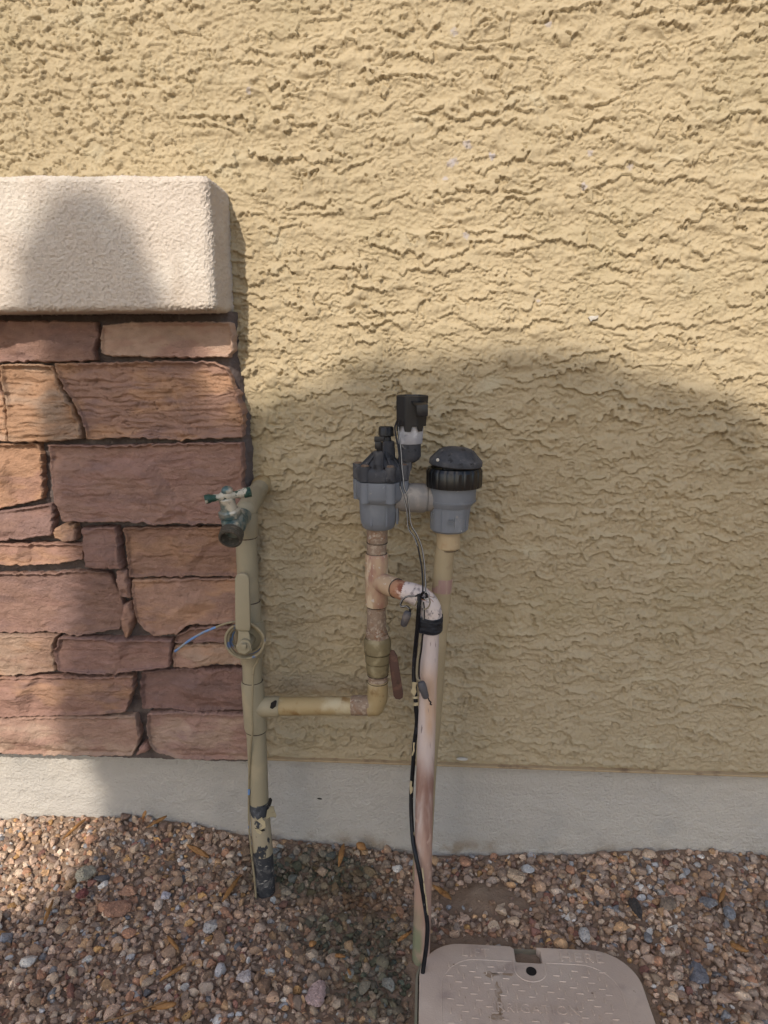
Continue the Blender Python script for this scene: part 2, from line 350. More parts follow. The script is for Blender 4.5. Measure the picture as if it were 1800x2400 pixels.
# ================================================================== STUCCO WALL
def stucco_height(X, Z):
    knot = sstep(-.22, -.5, X) * sstep(1.10, 1.28, Z)                  # the upper left is dabbed rather than dragged
    teeth = .55 * noise(X / .015, Z / .017, 44) + .46 * noise(X / .0078, Z / .0095, 46) + .24 * noise(X / .0042, Z / .005, 50)
    def layer(lam, sx, sz, amp, ragged, seed):
        w = amp * fbm(X / sx, Z / sz, seed, 3, .5)
        w = w + ragged * (teeth - .9 * np.abs(noise(X / .019, Z / .026, seed + 49)) * (.5 + 1.2 * noise(X / .08, Z / .05, seed + 51)))
        p = Z / lam + w
        return p - np.floor(p)
    fr = layer(.040, .085, .045, .95, .46, 3)
    T = sstep(-.40, .15, noise(X / .07, Z / .03, 61)) * (.0057 + .0030 * noise(X / .2, Z / .1, 63)) + .0008
    ramp = np.clip(1 - fr / (.66 + .3 * noise(X / .05, Z / .03, 65)), 0, 1)
    h1 = T * ramp ** .6
    fr2 = layer(.018, .032, .022, .9, .62, 113)
    T2 = sstep(-.10, .30, noise(X / .045, Z / .028, 71)) * .0041
    h2 = T2 * np.clip(1 - fr2 / .75, 0, 1) ** .7
    fr3 = fbm(X / .020, Z / .017, 131, 3, .6) + .16 * teeth
    h3 = sstep(.20, .235, fr3) * (.0036 + .0012 * noise(X / .03, Z / .03, 135))
    smooth = np.clip(ramp * sstep(.0014, .0032, T) * 1.3, 0, 1)
    H = h1 + h2 * (1 - .7 * smooth)
    H = H * (1 - knot) + (h1 * .55 + h3) * knot
    rough = 1 - .9 * smooth
    H = H + rough * (.0015 * fbm(X / .0075, Z / .0055, 20, 3, .75))
    H = H + .00015 * fbm(X / .02, Z / .004, 26, 2)
    pits = sstep(.50, .75, noise(X / .009, Z / .007, 33)) * sstep(0, .4, noise(X / .06, Z / .04, 35))
    H = H - .0022 * pits * (1 - .6 * smooth)
    H = H + .0035 * noise(X / .4, Z / .3, 40) + .0010 * fbm(X / .06, Z / .03, 28, 2)
    H = H + np.random.default_rng(4).normal(0, 1, H.shape) * (.00010 + .00022 * rough)
    return H, smooth
def build_stucco():
    xs = axis_vals([(-3, -.84, .03), (-.84, .74, .0017), (.74, 3, .03)])
    zs = axis_vals([(.206, 1.54, .0016), (1.54, 3.0, .03)])
    X, Z = np.meshgrid(xs, zs)
    H, SM = stucco_height(X, Z); 
    fade = sstep(.206, .216, Z); H = H * (0.35 + .65 * fade)
    V = np.stack([X, -(.004 + H), Z], -1)
    base = np.array(srgb(175, 159, 129)); C = np.broadcast_to(base, V.shape).copy()
    C *= (1 + .05 * fbm(X / .25, Z / .2, 50, 3))[..., None]
    # the lower wall is mixed a little greyer, below a soft uneven line
    low_grey = sstep(.95, .3, Z + .12 * fbm(X / .2, Z / .15, 53, 3)) * .32
    C = C * (1 - low_grey[..., None]) + np.array(srgb(164, 153, 132)) * low_grey[..., None]
    for px, py, r in [(1092, 340, 7), (1064, 380, 8), (1153, 370, 6), (1150, 366, 5), (1098, 345, 7), (1057, 384, 9), (1152, 368, 7), (1043, 422, 6), (1381, 361, 6), (1366, 438, 7), (1475, 393, 6), (1092, 553, 8), (1064, 80, 7), (1284, 60, 6), (586, 218, 6), (1260, 705, 4)]:
        p = P(px, py, 0); rr = r * .00072
        d = np.hypot(X - p[0], Z - p[2]) / rr + .6 * noise(X / .004, Z / .004, 60)
        m = sstep(1.2, .7, d) * .75
        C = C * (1 - m[..., None]) + np.array(srgb(168, 160, 158)) * m[..., None]
    keep = ~((X[:-1, :-1] < -.40) & (X[:-1, :-1] > -.84) & (Z[:-1, :-1] < 1.16))
    w = thing('stucco_wall', 'tan house wall of ragged skip-trowelled stucco', 'wall', (0, .1, .2))
    grid_mesh('stucco_coat', V, M['stucco'], w, keep, C)
    MB().box((0, .115, 1.6), (6.0, .20, 2.79)).build('wall_core', M['stucco'], w)
    MB().prism([(-.33, -.0135, .2045), (-.33, -.0135, .2085), (-.33, .012, .2105), (-.33, .012, .2045)], (3.3, 0, 0)).build('drip_edge', M['edge'], w, bevel=.0012)
    p = P(1391, 746, -.0105); MB().prism([p + np.array([dx, .6 * dx * 0 - .15 * dz, dz]) for dx, dz in ((-.008, .002), (-.003, .004), (.002, .0035), (.008, .0045), (.007, .0005), (.003, -.002), (-.001, -.0025), (-.0035, -.0055), (-.005, -.003))], (0, .006, 0)).build('plaster_chip', M['chip'], w, bevel=.0006)
    p = P(1083, 1779, -.012); MB().ball(p, (.011, .004, .003), None, 5).build('paint_drip', M['chip'], w)
    return w
build_stucco()

# ================================================================== FOUNDATION
def build_foundation():
    xs = axis_vals([(-3, -.9, .05), (-.9, .8, .004), (.8, 3, .05)]); zs = np.linspace(-.15, .2035, 90)
    X, Z = np.meshgrid(xs, zs)
    H = .0012 * fbm(X / .05, Z / .03, 70, 3) + .0007 * noise(X / .010, Z / .010, 73)
    H += .0012 * sstep(.5, .9, noise(X / .06, Z / .03, 75))
    f = thing('foundation_wall', 'low grey painted foundation strip under the stucco', 'wall base', (0, .1, 0))
    grid_mesh('painted_face', np.stack([X, .010 - H, Z], -1), M['foundation'], f)
    MB().box((0, .12, .026), (6.0, .20, .35)).build('concrete_core', M['foundation'], f)
    p = P(749, 1872, .010); MB().ball(p, (.0052, .0016, .0014), Matrix.Rotation(.15, 3, 'Y'), 6).build('dark_nick', M['hole'], f)
build_foundation()

# ================================================================== STONE VENEER
OR, TN, RD, PU, BR = srgb(168, 132, 104), srgb(168, 145, 126), srgb(146, 114, 103), srgb(130, 106, 100), srgb(148, 118, 103)
LX = -330
STONES = [  # zoom, top (left to right), right (down), bottom (left to right), left (down), colours, relief
 (1, [(LX, 880), (200, 878), (520, 885)], [(528, 960), (508, 1030)], [(LX, 1105), (300, 1112), (513, 1103)], [], (BR, PU, RD), 'smooth'),
 (1, [(560, 905), (720, 886), (1000, 884), (1272, 886)], [(1288, 960), (1280, 1040)], [(548, 1062), (620, 1082), (900, 1086), (1264, 1086)], [(548, 980)], (TN, RD, BR), 'smooth'),
 (1, [(-15, 1122), (130, 1120), (268, 1130)], [(318, 1240), (380, 1350), (430, 1450)], [(40, 1558), (250, 1556), (442, 1543)], [(-8, 1250), (22, 1350), (26, 1450)], (OR, TN, OR), 'strata'),
 (1, [(LX, 1122), (-200, 1120), (-30, 1122)], [(-22, 1250), (8, 1350), (14, 1450)], [(LX, 1560), (-100, 1556), (24, 1556)], [], (OR, BR, TN), 'strata'),
 (1, [(286, 1118), (600, 1113), (900, 1104), (1180, 1108), (1250, 1140)], [(1275, 1200), (1315, 1290), (1345, 1400)], [(470, 1545), (700, 1534), (1000, 1548), (1342, 1532)], [(322, 1215), (392, 1330), (452, 1450)], (BR, OR, PU), 'strata'),
 (1, [(LX, 1572), (0, 1570), (197, 1566)], [(206, 1650), (212, 1760)], [(LX, 1955), (-60, 1938), (100, 1908), (216, 1880)], [], (OR, RD, OR), 'smooth'),
 (1, [(258, 1572), (600, 1577), (1000, 1562), (1338, 1560)], [(1346, 1700), (1340, 1860)], [(345, 2002), (700, 2004), (900, 2018), (1325, 2014)], [(272, 1700), (296, 1880)], (BR, RD, PU), 'fine'),
 (1, [(LX, 1960), (-60, 1948), (120, 1925), (274, 1902)], [(290, 1960)], [(LX, 2110), (-60, 2106), (120, 2098), (284, 2076)], [], (PU, BR, RD), 'smooth'),
 (1, [(292, 2040), (330, 2022), (398, 2018)], [(408, 2060)], [(296, 2098), (340, 2112), (402, 2112)], [(284, 2068)], (OR, TN, RD), 'smooth'),
 (2, [(LX, 180), (200, 182), (400, 183), (455, 190)], [(458, 230)], [(LX, 302), (100, 306), (300, 297), (450, 268)], [], (RD, OR, BR), 'fine'),
 (2, [(448, 92), (540, 90), (634, 88)], [(648, 200)], [(474, 308), (540, 321), (670, 322)], [(458, 200)], (RD, PU, BR), 'fine'),
 (2, [(664, 98), (950, 93), (1385, 92)], [(1385, 230)], [(698, 378), (1000, 372), (1385, 374)], [(684, 240)], (BR, OR, RD), 'fine'),
 (2, [(LX, 352), (250, 352), (400, 336), (585, 348)], [(640, 440), (680, 560)], [(LX, 690), (250, 684), (430, 704), (650, 668)], [], (BR, PU, RD), 'smooth'),
 (2, [(634, 336), (690, 334)], [(700, 420)], [(662, 488), (714, 486)], [(640, 420)], (PU, BR, BR), 'smooth'),
 (2, [(684, 516), (714, 512)], [(730, 590), (722, 640)], [(684, 708), (700, 706)], [(663, 590), (666, 640)], (BR, OR, RD), 'smooth'),
 (2, [(716, 388), (1000, 382), (1385, 384)], [(1385, 500)], [(748, 612), (790, 668), (850, 708), (960, 696), (1040, 640), (1385, 634)], [(724, 500)], (BR, OR, PU), 'smooth'),
 (2, [(968, 704), (1050, 656), (1200, 648), (1385, 648)], [(1385, 690)], [(955, 738), (1150, 736), (1385, 732)], [], (BR, PU, RD), 'fine'),
 (2, [(LX, 700), (150, 690), (308, 694)], [(284, 760), (290, 830)], [(LX, 922), (150, 911), (300, 892)], [], (TN, BR, OR), 'fine'),
 (2, [(318, 706), (600, 714), (800, 718), (946, 722)], [(944, 790)], [(312, 890), (450, 908), (620, 906), (760, 890), (938, 868)], [(288, 790)], (RD, PU, BR), 'fine'),
 (2, [(952, 762), (1100, 746), (1385, 742)], [(1385, 800)], [(950, 880), (1050, 881), (1150, 866), (1385, 868)], [(942, 820)], (TN, RD, OR), 'fine'),
 (2, [(LX, 935), (200, 922), (500, 928), (732, 922)], [(732, 1000)], [(LX, 1150), (300, 1142), (550, 1136), (690, 1120)], [], (RD, OR, PU), 'fine'),
 (2, [(768, 912), (1000, 888), (1385, 882)], [(1385, 1000)], [(776, 1114), (900, 1110), (1100, 1132), (1385, 1118)], [(758, 1010)], (RD, PU, PU), 'smooth'),
 (2, [(LX, 1158), (300, 1146), (738, 1148)], [(776, 1270)], [(LX, 1346), (200, 1362), (500, 1368), (728, 1364)], [], (BR, TN, RD), 'smooth'),
 (2, [(808, 1136), (1000, 1126), (1385, 1134)], [(1385, 1260)], [(822, 1306), (860, 1350), (960, 1378), (1100, 1391), (1385, 1388)], [(804, 1220)], (RD, TN, PU), 'fine'),
 (2, [(772, 1312), (804, 1300)], [(815, 1320)], [(742, 1366), (822, 1338)], [], (BR, RD, RD), 'smooth'),
]
SD = -.055
def polyline(pts, n):
    pts = np.array(pts); s_ = np.concatenate([[0], np.cumsum(np.hypot(*np.diff(pts, axis=0).T))]); s_ /= s_[-1]
    t = np.linspace(0, 1, n); return np.stack([np.interp(t, s_, pts[:, 0]), np.interp(t, s_, pts[:, 1])], -1)
def make_stone(T, Rr, B, L, cols, kind, seed, parent, res=.0018, depth=None):
    """T, Rr, B, L are polylines in the wall plane (x, z), metres"""
    rng = np.random.default_rng(seed)
    Lp = [T[0]] + L + [B[0]]; Rp = [T[-1]] + Rr + [B[-1]]
    W = max(np.hypot(*np.subtract(T[-1], T[0])), .01); Hh = max(np.hypot(*np.subtract(B[0], T[0])), np.hypot(*np.subtract(B[-1], T[-1])), .006)
    nu = int(min(max(W / res, 10), 240)); nv = int(min(max(Hh / res, 8), 120))
    def rag(p, s0):
        d = np.linspace(0, 1, len(p)) * len(p) * res
        env = np.sin(np.linspace(0, math.pi, len(p))) ** .4
        return p + np.stack([fbm(d / .012, d * 0 + s0, seed, 3), fbm(d / .012, d * 0 + s0 + 7.7, seed + 1, 3)], -1) * .0026 * env[:, None]
    t, b, l, r = rag(polyline(T, nu), 1.3), rag(polyline(B, nu), 2.9), rag(polyline(Lp, nv), 4.1), rag(polyline(Rp, nv), 6.7)
    u = np.linspace(0, 1, nu)[None, :, None]; v = np.linspace(0, 1, nv)[:, None, None]
    C = (1 - v) * t[None] + v * b[None] + (1 - u) * l[:, None] + u * r[:, None] - ((1 - u) * (1 - v) * t[0] + u * (1 - v) * t[-1] + (1 - u) * v * b[0] + u * v * b[-1])
    x, z = C[..., 0], C[..., 1]
    sx, sz = rng.uniform(0, 50, 2)
    U = np.minimum(u[..., 0], 1 - u[..., 0]) * W; Vv = np.minimum(v[..., 0], 1 - v[..., 0]) * Hh
    d = np.minimum(U + 0 * Vv, Vv + 0 * U) + .0015 * noise(x / .01, z / .01, seed)
    rr = .0034 if min(W, Hh) > .03 else .003
    edge = 1 - np.sqrt(np.clip(1 - np.clip(1 - d / rr, 0, 1) ** 2, 0, 1))
    warp = .004 * fbm(x / .05 + sx, z / .03 + sz, seed + 3, 2)
    big = .0036 * fbm(x / .10 + sx, z / .06 + sz, seed + 5, 2)
    A = {'strata': .0034, 'fine': .0009, 'smooth': .0003}[kind]
    st = fbm(x / .075 + sx, (z + warp) / .0055 + sz, seed + 7, 3, .5)
    crack = np.exp(-(noise(x / .05 + sx, (z + warp) / .011 + sz, seed + 9) / .045) ** 2) * sstep(-.2, .35, noise(x / .06, z / .04, seed + 11))
    # cleaved facets: a few slanted break planes take the corners and edges off a flat face
    cut = np.zeros_like(x); xc, zc = x.mean(), z.mean()
    for _ in range(11 if W > .08 else 4):
        th_ = rng.uniform(0, 2 * math.pi); px0 = xc + rng.uniform(-.5, .5) * W; pz0 = zc + rng.uniform(-.5, .5) * Hh
        side = (x - px0) * math.cos(th_) + (z - pz0) * math.sin(th_) + .004 * fbm(x / .02 + sx, z / .015 + sz, seed + 17, 2)
        off = abs((xc - px0) * math.cos(th_) + (zc - pz0) * math.sin(th_)) + .15 * Hh
        cut = np.maximum(cut, np.clip(side - off * rng.uniform(.35, .95), 0, .03) * rng.uniform(.15, .6))
    lay = .0016 * sstep(-.02, .02, fbm(x / .10 + sz, (z + warp) / .022 + sx, seed + 13, 2)) * (0.35 if kind == 'smooth' else 1)
    ledge = lay - cut
    gr = .0006 * fbm(x / .005, z / .0042, seed + 15, 3, .7) + .0010 * fbm(x / .024 + sx, z / .015 + sz, seed + 16, 3)
    h = big + A * st - crack * A * (1.2 if kind == 'strata' else .6) + ledge + gr
    h *= sstep(0, .006, d) * .8 + .2
    dep = (depth if depth is not None else .050 + rng.uniform(0, .010))
    y = -(dep + h - .012 * edge)
    V = np.stack([x, y, z], -1)
    cx, cz = x.mean(), z.mean()
    def skirt(row):
        s_ = row.copy(); s_[..., 0] += (cx - s_[..., 0]) * .015; s_[..., 2] += (cz - s_[..., 2]) * .04; s_[..., 1] = -.012; return s_
    V = np.concatenate([skirt(V[:1]), V, skirt(V[-1:])], 0); V = np.concatenate([skirt(V[:, :1]), V, skirt(V[:, -1:])], 1)
    X, Z = V[..., 0], V[..., 2]
    c1, c2, c3 = (np.array(c) for c in cols); bright = rng.uniform(.80, 1.10); kk = .75 if kind == 'strata' else .5; cm = (c1 * 1.3 + c2 + c3 * .7) / 3; c1, c2, c3 = ((c * kk + cm * (1 - kk)) * bright for c in (c1, c2, c3))
    m1 = sstep(-.15, .45, fbm(X / .10 + sx, Z / .045 + sz, seed + 21, 3))[..., None]
    m2 = sstep(.05, .9, fbm(X / .07 + sz, Z / .022 + sx, seed + 23, 3))[..., None]
    C = c1 * (1 - m1) + c2 * m1; C = C * (1 - m2) + c3 * m2
    C = C * (1 + .14 * fbm(X / .022, Z / .014, seed + 25, 4))[..., None]
    o = grid_mesh('stone', V, M['stone'], parent, None, np.clip(C, .01, 1), flip=True)
    return o
veneer = thing('stone_veneer', 'reddish brown stacked stone veneer below the pale ledge', 'stone cladding', (-.5, 0, .2))
K = 700 / 1659
def zp(zm, p):
    q = P(p[0] * K, (380 if zm == 1 else 1200) + p[1] * K, SD); return (q[0], q[2])
for k, (zm, T, Rr, B, L, cols, kind) in enumerate(STONES):
    f = lambda q: [zp(zm, p) for p in q]
    make_stone(f(T), f(Rr), f(B), f(L), cols, kind, 100 + 7 * k, veneer)
# the cladding goes on to the left, out of the picture
rz = random.Random(5)
ends = [1.03, .93, .84, .77, .67, .58, .52, .42, .36, .29, .207]
for k in range(10):
    xr = -.905
    while xr > -2.9:
        w_ = rz.uniform(.16, .42); z1, z0 = ends[k] - .006, ends[k + 1] + .004
        make_stone([(xr - w_, z1), (xr, z1)], [], [(xr - w_, z0), (xr, z0)], [], rz.sample([OR, TN, RD, PU, BR], 3), rz.choice(['fine', 'smooth', 'strata']), 900 + k * 20 + int(-xr * 10), veneer, res=.012)
        xr -= w_ + .008
# mortar bed
mr = np.array([(563, 745), (567, 802), (566, 836), (576, 886), (584, 950), (594, 971), (597, 1034), (599, 1097), (603, 1180), (607, 1242), (609, 1326), (610, 1500), (610, 1640), (604, 1772)], float)
mw = np.array([P(a, b, 0) for a, b in mr])[::-1]
zz = axis_vals([(.209, 1.018, .003)]); xr = np.interp(zz, mw[:, 2], mw[:, 0]) - .002 + .0025 * noise(zz / .02, zz * 0, 3)
tt = np.concatenate([np.linspace(0, 1, 40)[:-1] * 2.1, 2.1 + np.linspace(0, 1, 190)])        # 2.1 m coarse, then fine
xL = -3.0
Xm = np.where(tt[None] <= 2.1, xL + tt[None] / 2.1 * (-.86 - xL), -.86 + (tt[None] - 2.1) * (xr[:, None] + .86))
dm = xr[:, None] - Xm
Ym = -.026 * np.sqrt(np.clip(1 - np.clip(1 - dm / .016, 0, 1) ** 2, 0, 1)) - .004 * fbm(Xm / .03, zz[:, None] / .02, 77, 3) * sstep(0, .01, dm) - .0018 * noise(Xm / .005, zz[:, None] / .005, 79) * sstep(0, .01, dm) + .004 * sstep(.004, 0, dm)
grid_mesh('mortar_bed', np.stack([Xm, Ym, zz[:, None] + 0 * Xm], -1), M['mortar'], veneer)

# ================================================================== SILL
def build_sill():
    s_ = thing('ledge_cap', 'cream sand-textured ledge capping the stone veneer', 'ledge', (-.5, 0, 1.0))
    q1, q2 = P(20, 411, -.11), P(470, 411, -.11); q3, q4 = P(20, 731, -.11), P(520, 726.5, -.11)
    zt = lambda x: q1[2] + (q2[2] - q1[2]) * (np.clip(x, -.8, 0) - q1[0]) / (q2[0] - q1[0])
    zb = lambda x: q3[2] + (q4[2] - q3[2]) * (np.clip(x, -.8, 0) - q3[0]) / (q4[0] - q3[0])
    XR = P(543, 560, 0)[0]; D = .112; rc = .014
    # ring around the section (y,z), swept along x, right end closed with rounded corner
    def block(xs, closed):
        pass
    # front + right end as one skin: parameter a runs along the plan outline, b along the section
    plan = []
    for x in np.concatenate([np.linspace(-3, -.86, 30)[:-1], np.arange(-.86, XR - rc, .0016)]): plan.append((x, -D, 0, -1))
    for a in np.linspace(0, math.pi / 2, 22): plan.append((XR - rc + rc * math.sin(a), -D + rc - rc * math.cos(a), math.sin(a), -math.cos(a)))
    for y in np.arange(-D + rc + .0016, .006, .0016): plan.append((XR, y, 1, 0))
    plan = np.array(plan)
    rs = .010; sec = []                                            # (inset, fraction from bottom, outward part, up part)
    ins = np.concatenate([np.linspace(.11, rs, 40)[:-1]])
    for i in ins: sec.append((i, 0, 0, -1))
    for a in np.linspace(0, math.pi / 2, 14): sec.append((rs - rs * math.sin(a), rs - rs * math.cos(a), math.sin(a), -math.cos(a)))
    hs = np.arange(rs + .0016, .19 - rs, .0016)
    for h in hs: sec.append((0, h, 1, 0))
    for a in np.linspace(0, math.pi / 2, 14): sec.append((rs - rs * math.cos(a), .19 - rs + rs * math.sin(a), math.cos(a), math.sin(a)))
    for i in ins[::-1]: sec.append((i, .19, 0, 1))
    sec = np.array(sec)
    px, py, nx, ny = (plan[None, :, k] for k in range(4)); si, sh, so, su = (sec[:, None, k] for k in range(4))
    # inset toward the inside of the block; the end keeps its own corner
    X = px - nx * si * np.where(nx > .99, np.minimum(1, 1), 1); Yy = py - ny * si
    X = np.where(nx > 0, np.maximum(X, XR - .11), X)
    zb_, zt_ = zb(X), zt(X)
    Z = zb_ + (zt_ - zb_) * sh / .19
    arc = np.concatenate([[0], np.cumsum(np.hypot(np.diff(plan[:, 0]), np.diff(plan[:, 1])))])[None, :]
    sarc = np.concatenate([[0], np.cumsum(np.hypot(np.diff(sec[:, 0]), np.diff(sec[:, 1])))])[:, None]
    par = arc + 0 * X; sar = sarc + 0 * X
    n_ = .0006 * fbm(par / .0070, sar / .0070, 201, 2, .6) + .0010 * noise(par / .0036, sar / .0036, 203) + np.random.default_rng(9).normal(0, .00050, X.shape) + .0014 * fbm(par / .06, Z / .06, 205, 2)
    X = X + nx * so * n_; Yy = Yy + ny * so * n_; Z = Z + su * n_
    grid_mesh('sand_finish_face', np.stack([X, Yy, Z], -1), M['sill'], s_)
    MB().box((-1.7, -.045, 1.11), (2.6, .10, .14)).build('foam_core', M['sill'], s_)
build_sill()


def joint(lv, parent, name='joint_line'):
    """a thin dark ring painting in the crease shade where a pipe enters a fitting"""
    for x, y, w, d in lv:
        mb = MB(); c_ = P(x, y, d); r_ = w / 2 * mpp(c_); z = P(x, y, d - r_ * .9)[2]
        mb.tube([(c_[0] + r_ * math.cos(a_), d + r_ * math.sin(a_), z) for a_ in np.linspace(0, 2 * math.pi, 41)], .0009, 6, False)
        mb.build(name, M['joint'], parent)

# ================================================================== STANDPIPE (left)
D1 = -.108
sp = thing('standpipe', 'tan painted standpipe with a metal hose bib in front of the stone edge', 'water pipe', P(622, 2115, D1))
def upright(name, lv, d, m, parent, **k):
    mb = MB(); stack(mb, lv, d, **k); return mb.build(name, m, parent)
upright('bare_pipe_end', [(623, 2150, 47), (622, 2105, 47), (617, 2012, 46.5)], D1, M['peeled'], sp, vertical=False)
upright('lower_pipe', [(617, 2012, 46.5), (610, 1925, 46), (610, 1924, 45), (608, 1892, 45)], D1, M['half_peeled'], sp, vertical=False)
upright('bare_ring', [(610, 1918, 45.5), (607.6, 1889, 45.2)], D1, M['bare'], sp, vertical=False)
upright('riser_pipe', [(607.6, 1892, 45.2), (604, 1787, 45.2), (600, 1715, 45.5)], D1, M['tan'], sp, vertical=False)
t = MB(); stack(t, [(601, 1722, 51), (600, 1716, 53), (596, 1665, 53), (592, 1612, 52), (592, 1606, 50)], D1, vertical=False)
a, b = P(598, 1656, D1), P(656, 1655.5, D1); r_ = 24.5 * mpp(a)
t.lathe(a, b - a, [(0, r_), (np.linalg.norm(b - a) * .93, r_), (np.linalg.norm(b - a), r_ * .94)]); tee = t.build('tee', M['tan'], sp)
ch = MB(); c = P(641, 1651, D1 - .0165); ch.prism([c + np.array(q) for q in [(-.006, 0, -.006), (-.004, 0, .003), (.003, 0, .008), (.006, 0, .007), (.004, 0, -.003), (-.002, 0, -.008)]], (0, -.0012, 0)); ch.build('chipped_spot', M['hole'], tee)
upright('middle_pipe', [(592, 1610, 45), (590.5, 1556, 45)], D1, M['tan'], sp, vertical=False)
bv = MB(); stack(bv, [(590, 1562, 50), (589, 1545, 52), (589, 1542, 60), (588, 1520, 70), (587, 1500, 73), (586, 1478, 68), (585.5, 1466, 60), (585.5, 1464, 55), (584.5, 1424, 55), (584, 1417, 52)], D1, vertical=False)
bv = bv.build('ball_valve', M['tan'], sp)
HD = -.158
def pz_poly(pts, d): return [P(x, y, d) for x, y in pts]
st = MB(); a = P(575, 1511, D1); st.lathe(P(573.5, 1514, HD), (0, 1, 0), [(0, .0105), (.05, .0115)], 20); st.build('stem', M['tan'], bv)
hd = MB(); hd.prism(pz_poly([(551, 1470), (550, 1358), (553, 1349), (560, 1344.5), (572, 1344.5), (580, 1349), (583.5, 1358), (586, 1470), (585, 1479), (553, 1477)], HD), (0, .0085, 0))
hd.prism(pz_poly([(558, 1480), (583, 1480), (591, 1523), (589, 1529), (573, 1535), (556, 1527), (552, 1517), (557, 1500)], HD + .006), (0, .0045, 0))
hd.prism([P(555, 1462, HD + .0045), P(583, 1464, HD + .0045), P(584, 1486, HD + .0085), P(557, 1485, HD + .0085)], (0, .0035, 0))
hnd = hd.build('lever', M['tan'], bv, bevel=.0032, seg=3)
nt_ = MB(); nt_.lathe(P(573.5, 1514.5, HD + .007), (0, -1, 0), [(0, .0112), (.0075, .0112), (.009, .0095)], 48, poly_r(6, .3)); nt_.build('hex_nut', M['tan'], hnd)
s2 = MB(); s2.box(P(572.5, 1514, HD - .004), (.0075, .010, .0088), Matrix.Rotation(.03, 3, 'Y')); s2.build('square_stem_end', M['tan'], hnd, bevel=.0008)
upright('upper_pipe', [(584.3, 1422, 49), (578, 1297, 49), (577, 1255, 49)], D1, M['tan'], sp, vertical=False)
tt_ = MB(); stack(tt_, [(576.5, 1264, 52), (576.5, 1262, 55), (577, 1225, 55), (578, 1207, 54)], D1, vertical=False)
c = P(577, 1196, D1); wp = P(616, 1132, .004); r_ = 25 * mpp(c)
tt_.ball(c, r_ * 1.03)
dv = wp - c; ln = np.linalg.norm(dv)
tt_.lathe(c, dv, [(0, r_), (ln * .55, r_), (ln * .57, r_ * .93)]); tt_.build('elbow_tee', M['tan'], sp)
wpz = MB(); wpz.lathe(c, dv, [(ln * .5, r_ * .9), (ln * .9, r_ * .9), (ln * 1.15, r_ * .9)]); wpz = wpz.build('wall_pipe', M['tan'], sp)
cl = MB(); cl.lathe(c, dv, [(ln * .80, r_ * .93), (ln * .84, r_ * .99), (ln * 1.0, r_ * 1.02), (ln * 1.06, r_ * 1.1), (ln * 1.12, r_ * 1.12)]); cl.build('wall_collar', M['tan_dirty'], wpz)
joint([(592, 1605.5, 46.5, D1), (601, 1723, 47, D1), (576.6, 1265, 50.5, D1), (584.4, 1416.5, 50.5, D1)], sp)
# hose bib
hb = MB(); bD = -.166
bc = P(546, 1232, bD); k_ = mpp(bc)
hb.lathe(P(577, 1204, D1), P(549, 1227, bD) - P(577, 1204, D1), [(0, 20 * k_), (.03, 20 * k_), (.045, 18 * k_), (.075, 19 * k_)], 24)
hb.ball(P(549, 1226, bD), (29 * k_, 27 * k_, 33 * k_))
ax = np.array([-.12, -.22, 1.0]); ax /= np.linalg.norm(ax)
b0 = P(544, 1222, bD - .004)
hb.lathe(b0, ax, [(-.006, 25 * k_), (.004, 25 * k_), (.007, 23 * k_)], 28)
hose = hb.build('hose_bib', M['bronze'], sp)
bn = MB(); bn.lathe(b0 + ax * .008, ax, [(0, 25 * k_), (.002, 26.5 * k_), (.010, 26.5 * k_), (.0125, 22 * k_)], 48, poly_r(6, .2)); bn.build('bonnet', M['bronze'], hose)
pn = MB(); pn.lathe(b0 + ax * .020, ax, [(0, 19 * k_), (.012, 17.5 * k_), (.0125, 18.5 * k_), (.0185, 18.5 * k_), (.0205, 15 * k_), (.0215, 10 * k_), (.028, 9 * k_)], 32); pn.build('packing_nut', M['bronze'], hose)
hc = P(533, 1160, bD - .014)
hdl = MB(); hdl.ball(hc, (14.5 * k_, 14 * k_, 15 * k_))
hdl.tube(smooth_path([hc, P(516, 1165, bD - .018), P(505, 1167, bD - .021), P(492, 1168.5, bD - .024), P(482, 1170.5, bD - .026), P(479.5, 1171, bD - .0265)], 4), [11 * k_] * 4 + [8 * k_] * 4 + [8.5 * k_] * 4 + [10.5 * k_] * 4 + [10.5 * k_] * 4 + [6 * k_], 14)
hdl.tube(smooth_path([hc, P(549, 1160, bD - .010), P(560, 1158, bD - .006), P(572, 1155.5, bD - .002), P(584, 1153, bD + .002), P(589, 1152, bD + .003)], 4), [11 * k_] * 4 + [8.5 * k_] * 4 + [10 * k_] * 4 + [12 * k_] * 4 + [12 * k_] * 4 + [7 * k_], 14)
hnd2 = hdl.build('handle', M['green'], hose)
sc_ = MB(); sc_.ball(hc + np.array([0, -.001, 10 * k_]), (.0088, .0088, .0075)); sc_.build('handle_hub', M['bronze'], hnd2)
sa, sb = P(545, 1232, bD - .006), P(539, 1264, bD - .034); sd = sb - sa; sl = np.linalg.norm(sd); sd = np.array([-.02, -.86, -.51])
sa = sb - sd / np.linalg.norm(sd) * .045
spo = MB()
spo.lathe(sa, sd, [(0, 23 * k_), (.018, 21.5 * k_), (.028, 22.5 * k_), (.030, 24 * k_)], 32)
spo = spo.build('spout', M['bronze'], hose)
th = MB(); pr = [(.029, 21.5 * k_)]
for i in range(4): pr += [(.0305 + .0036 * i, 27.5 * k_), (.0325 + .0036 * i, 27.5 * k_), (.0331 + .0036 * i, 25.2 * k_), (.0338 + .0036 * i, 25.2 * k_)]
pr += [(.0455, 26.5 * k_), (.046, 25 * k_), (.0458, 21.5 * k_), (.032, 20.5 * k_), (.026, 15 * k_)]
th.lathe(sa, sd, pr, 40, caps=False); th.build('hose_thread', M['thread'], spo)
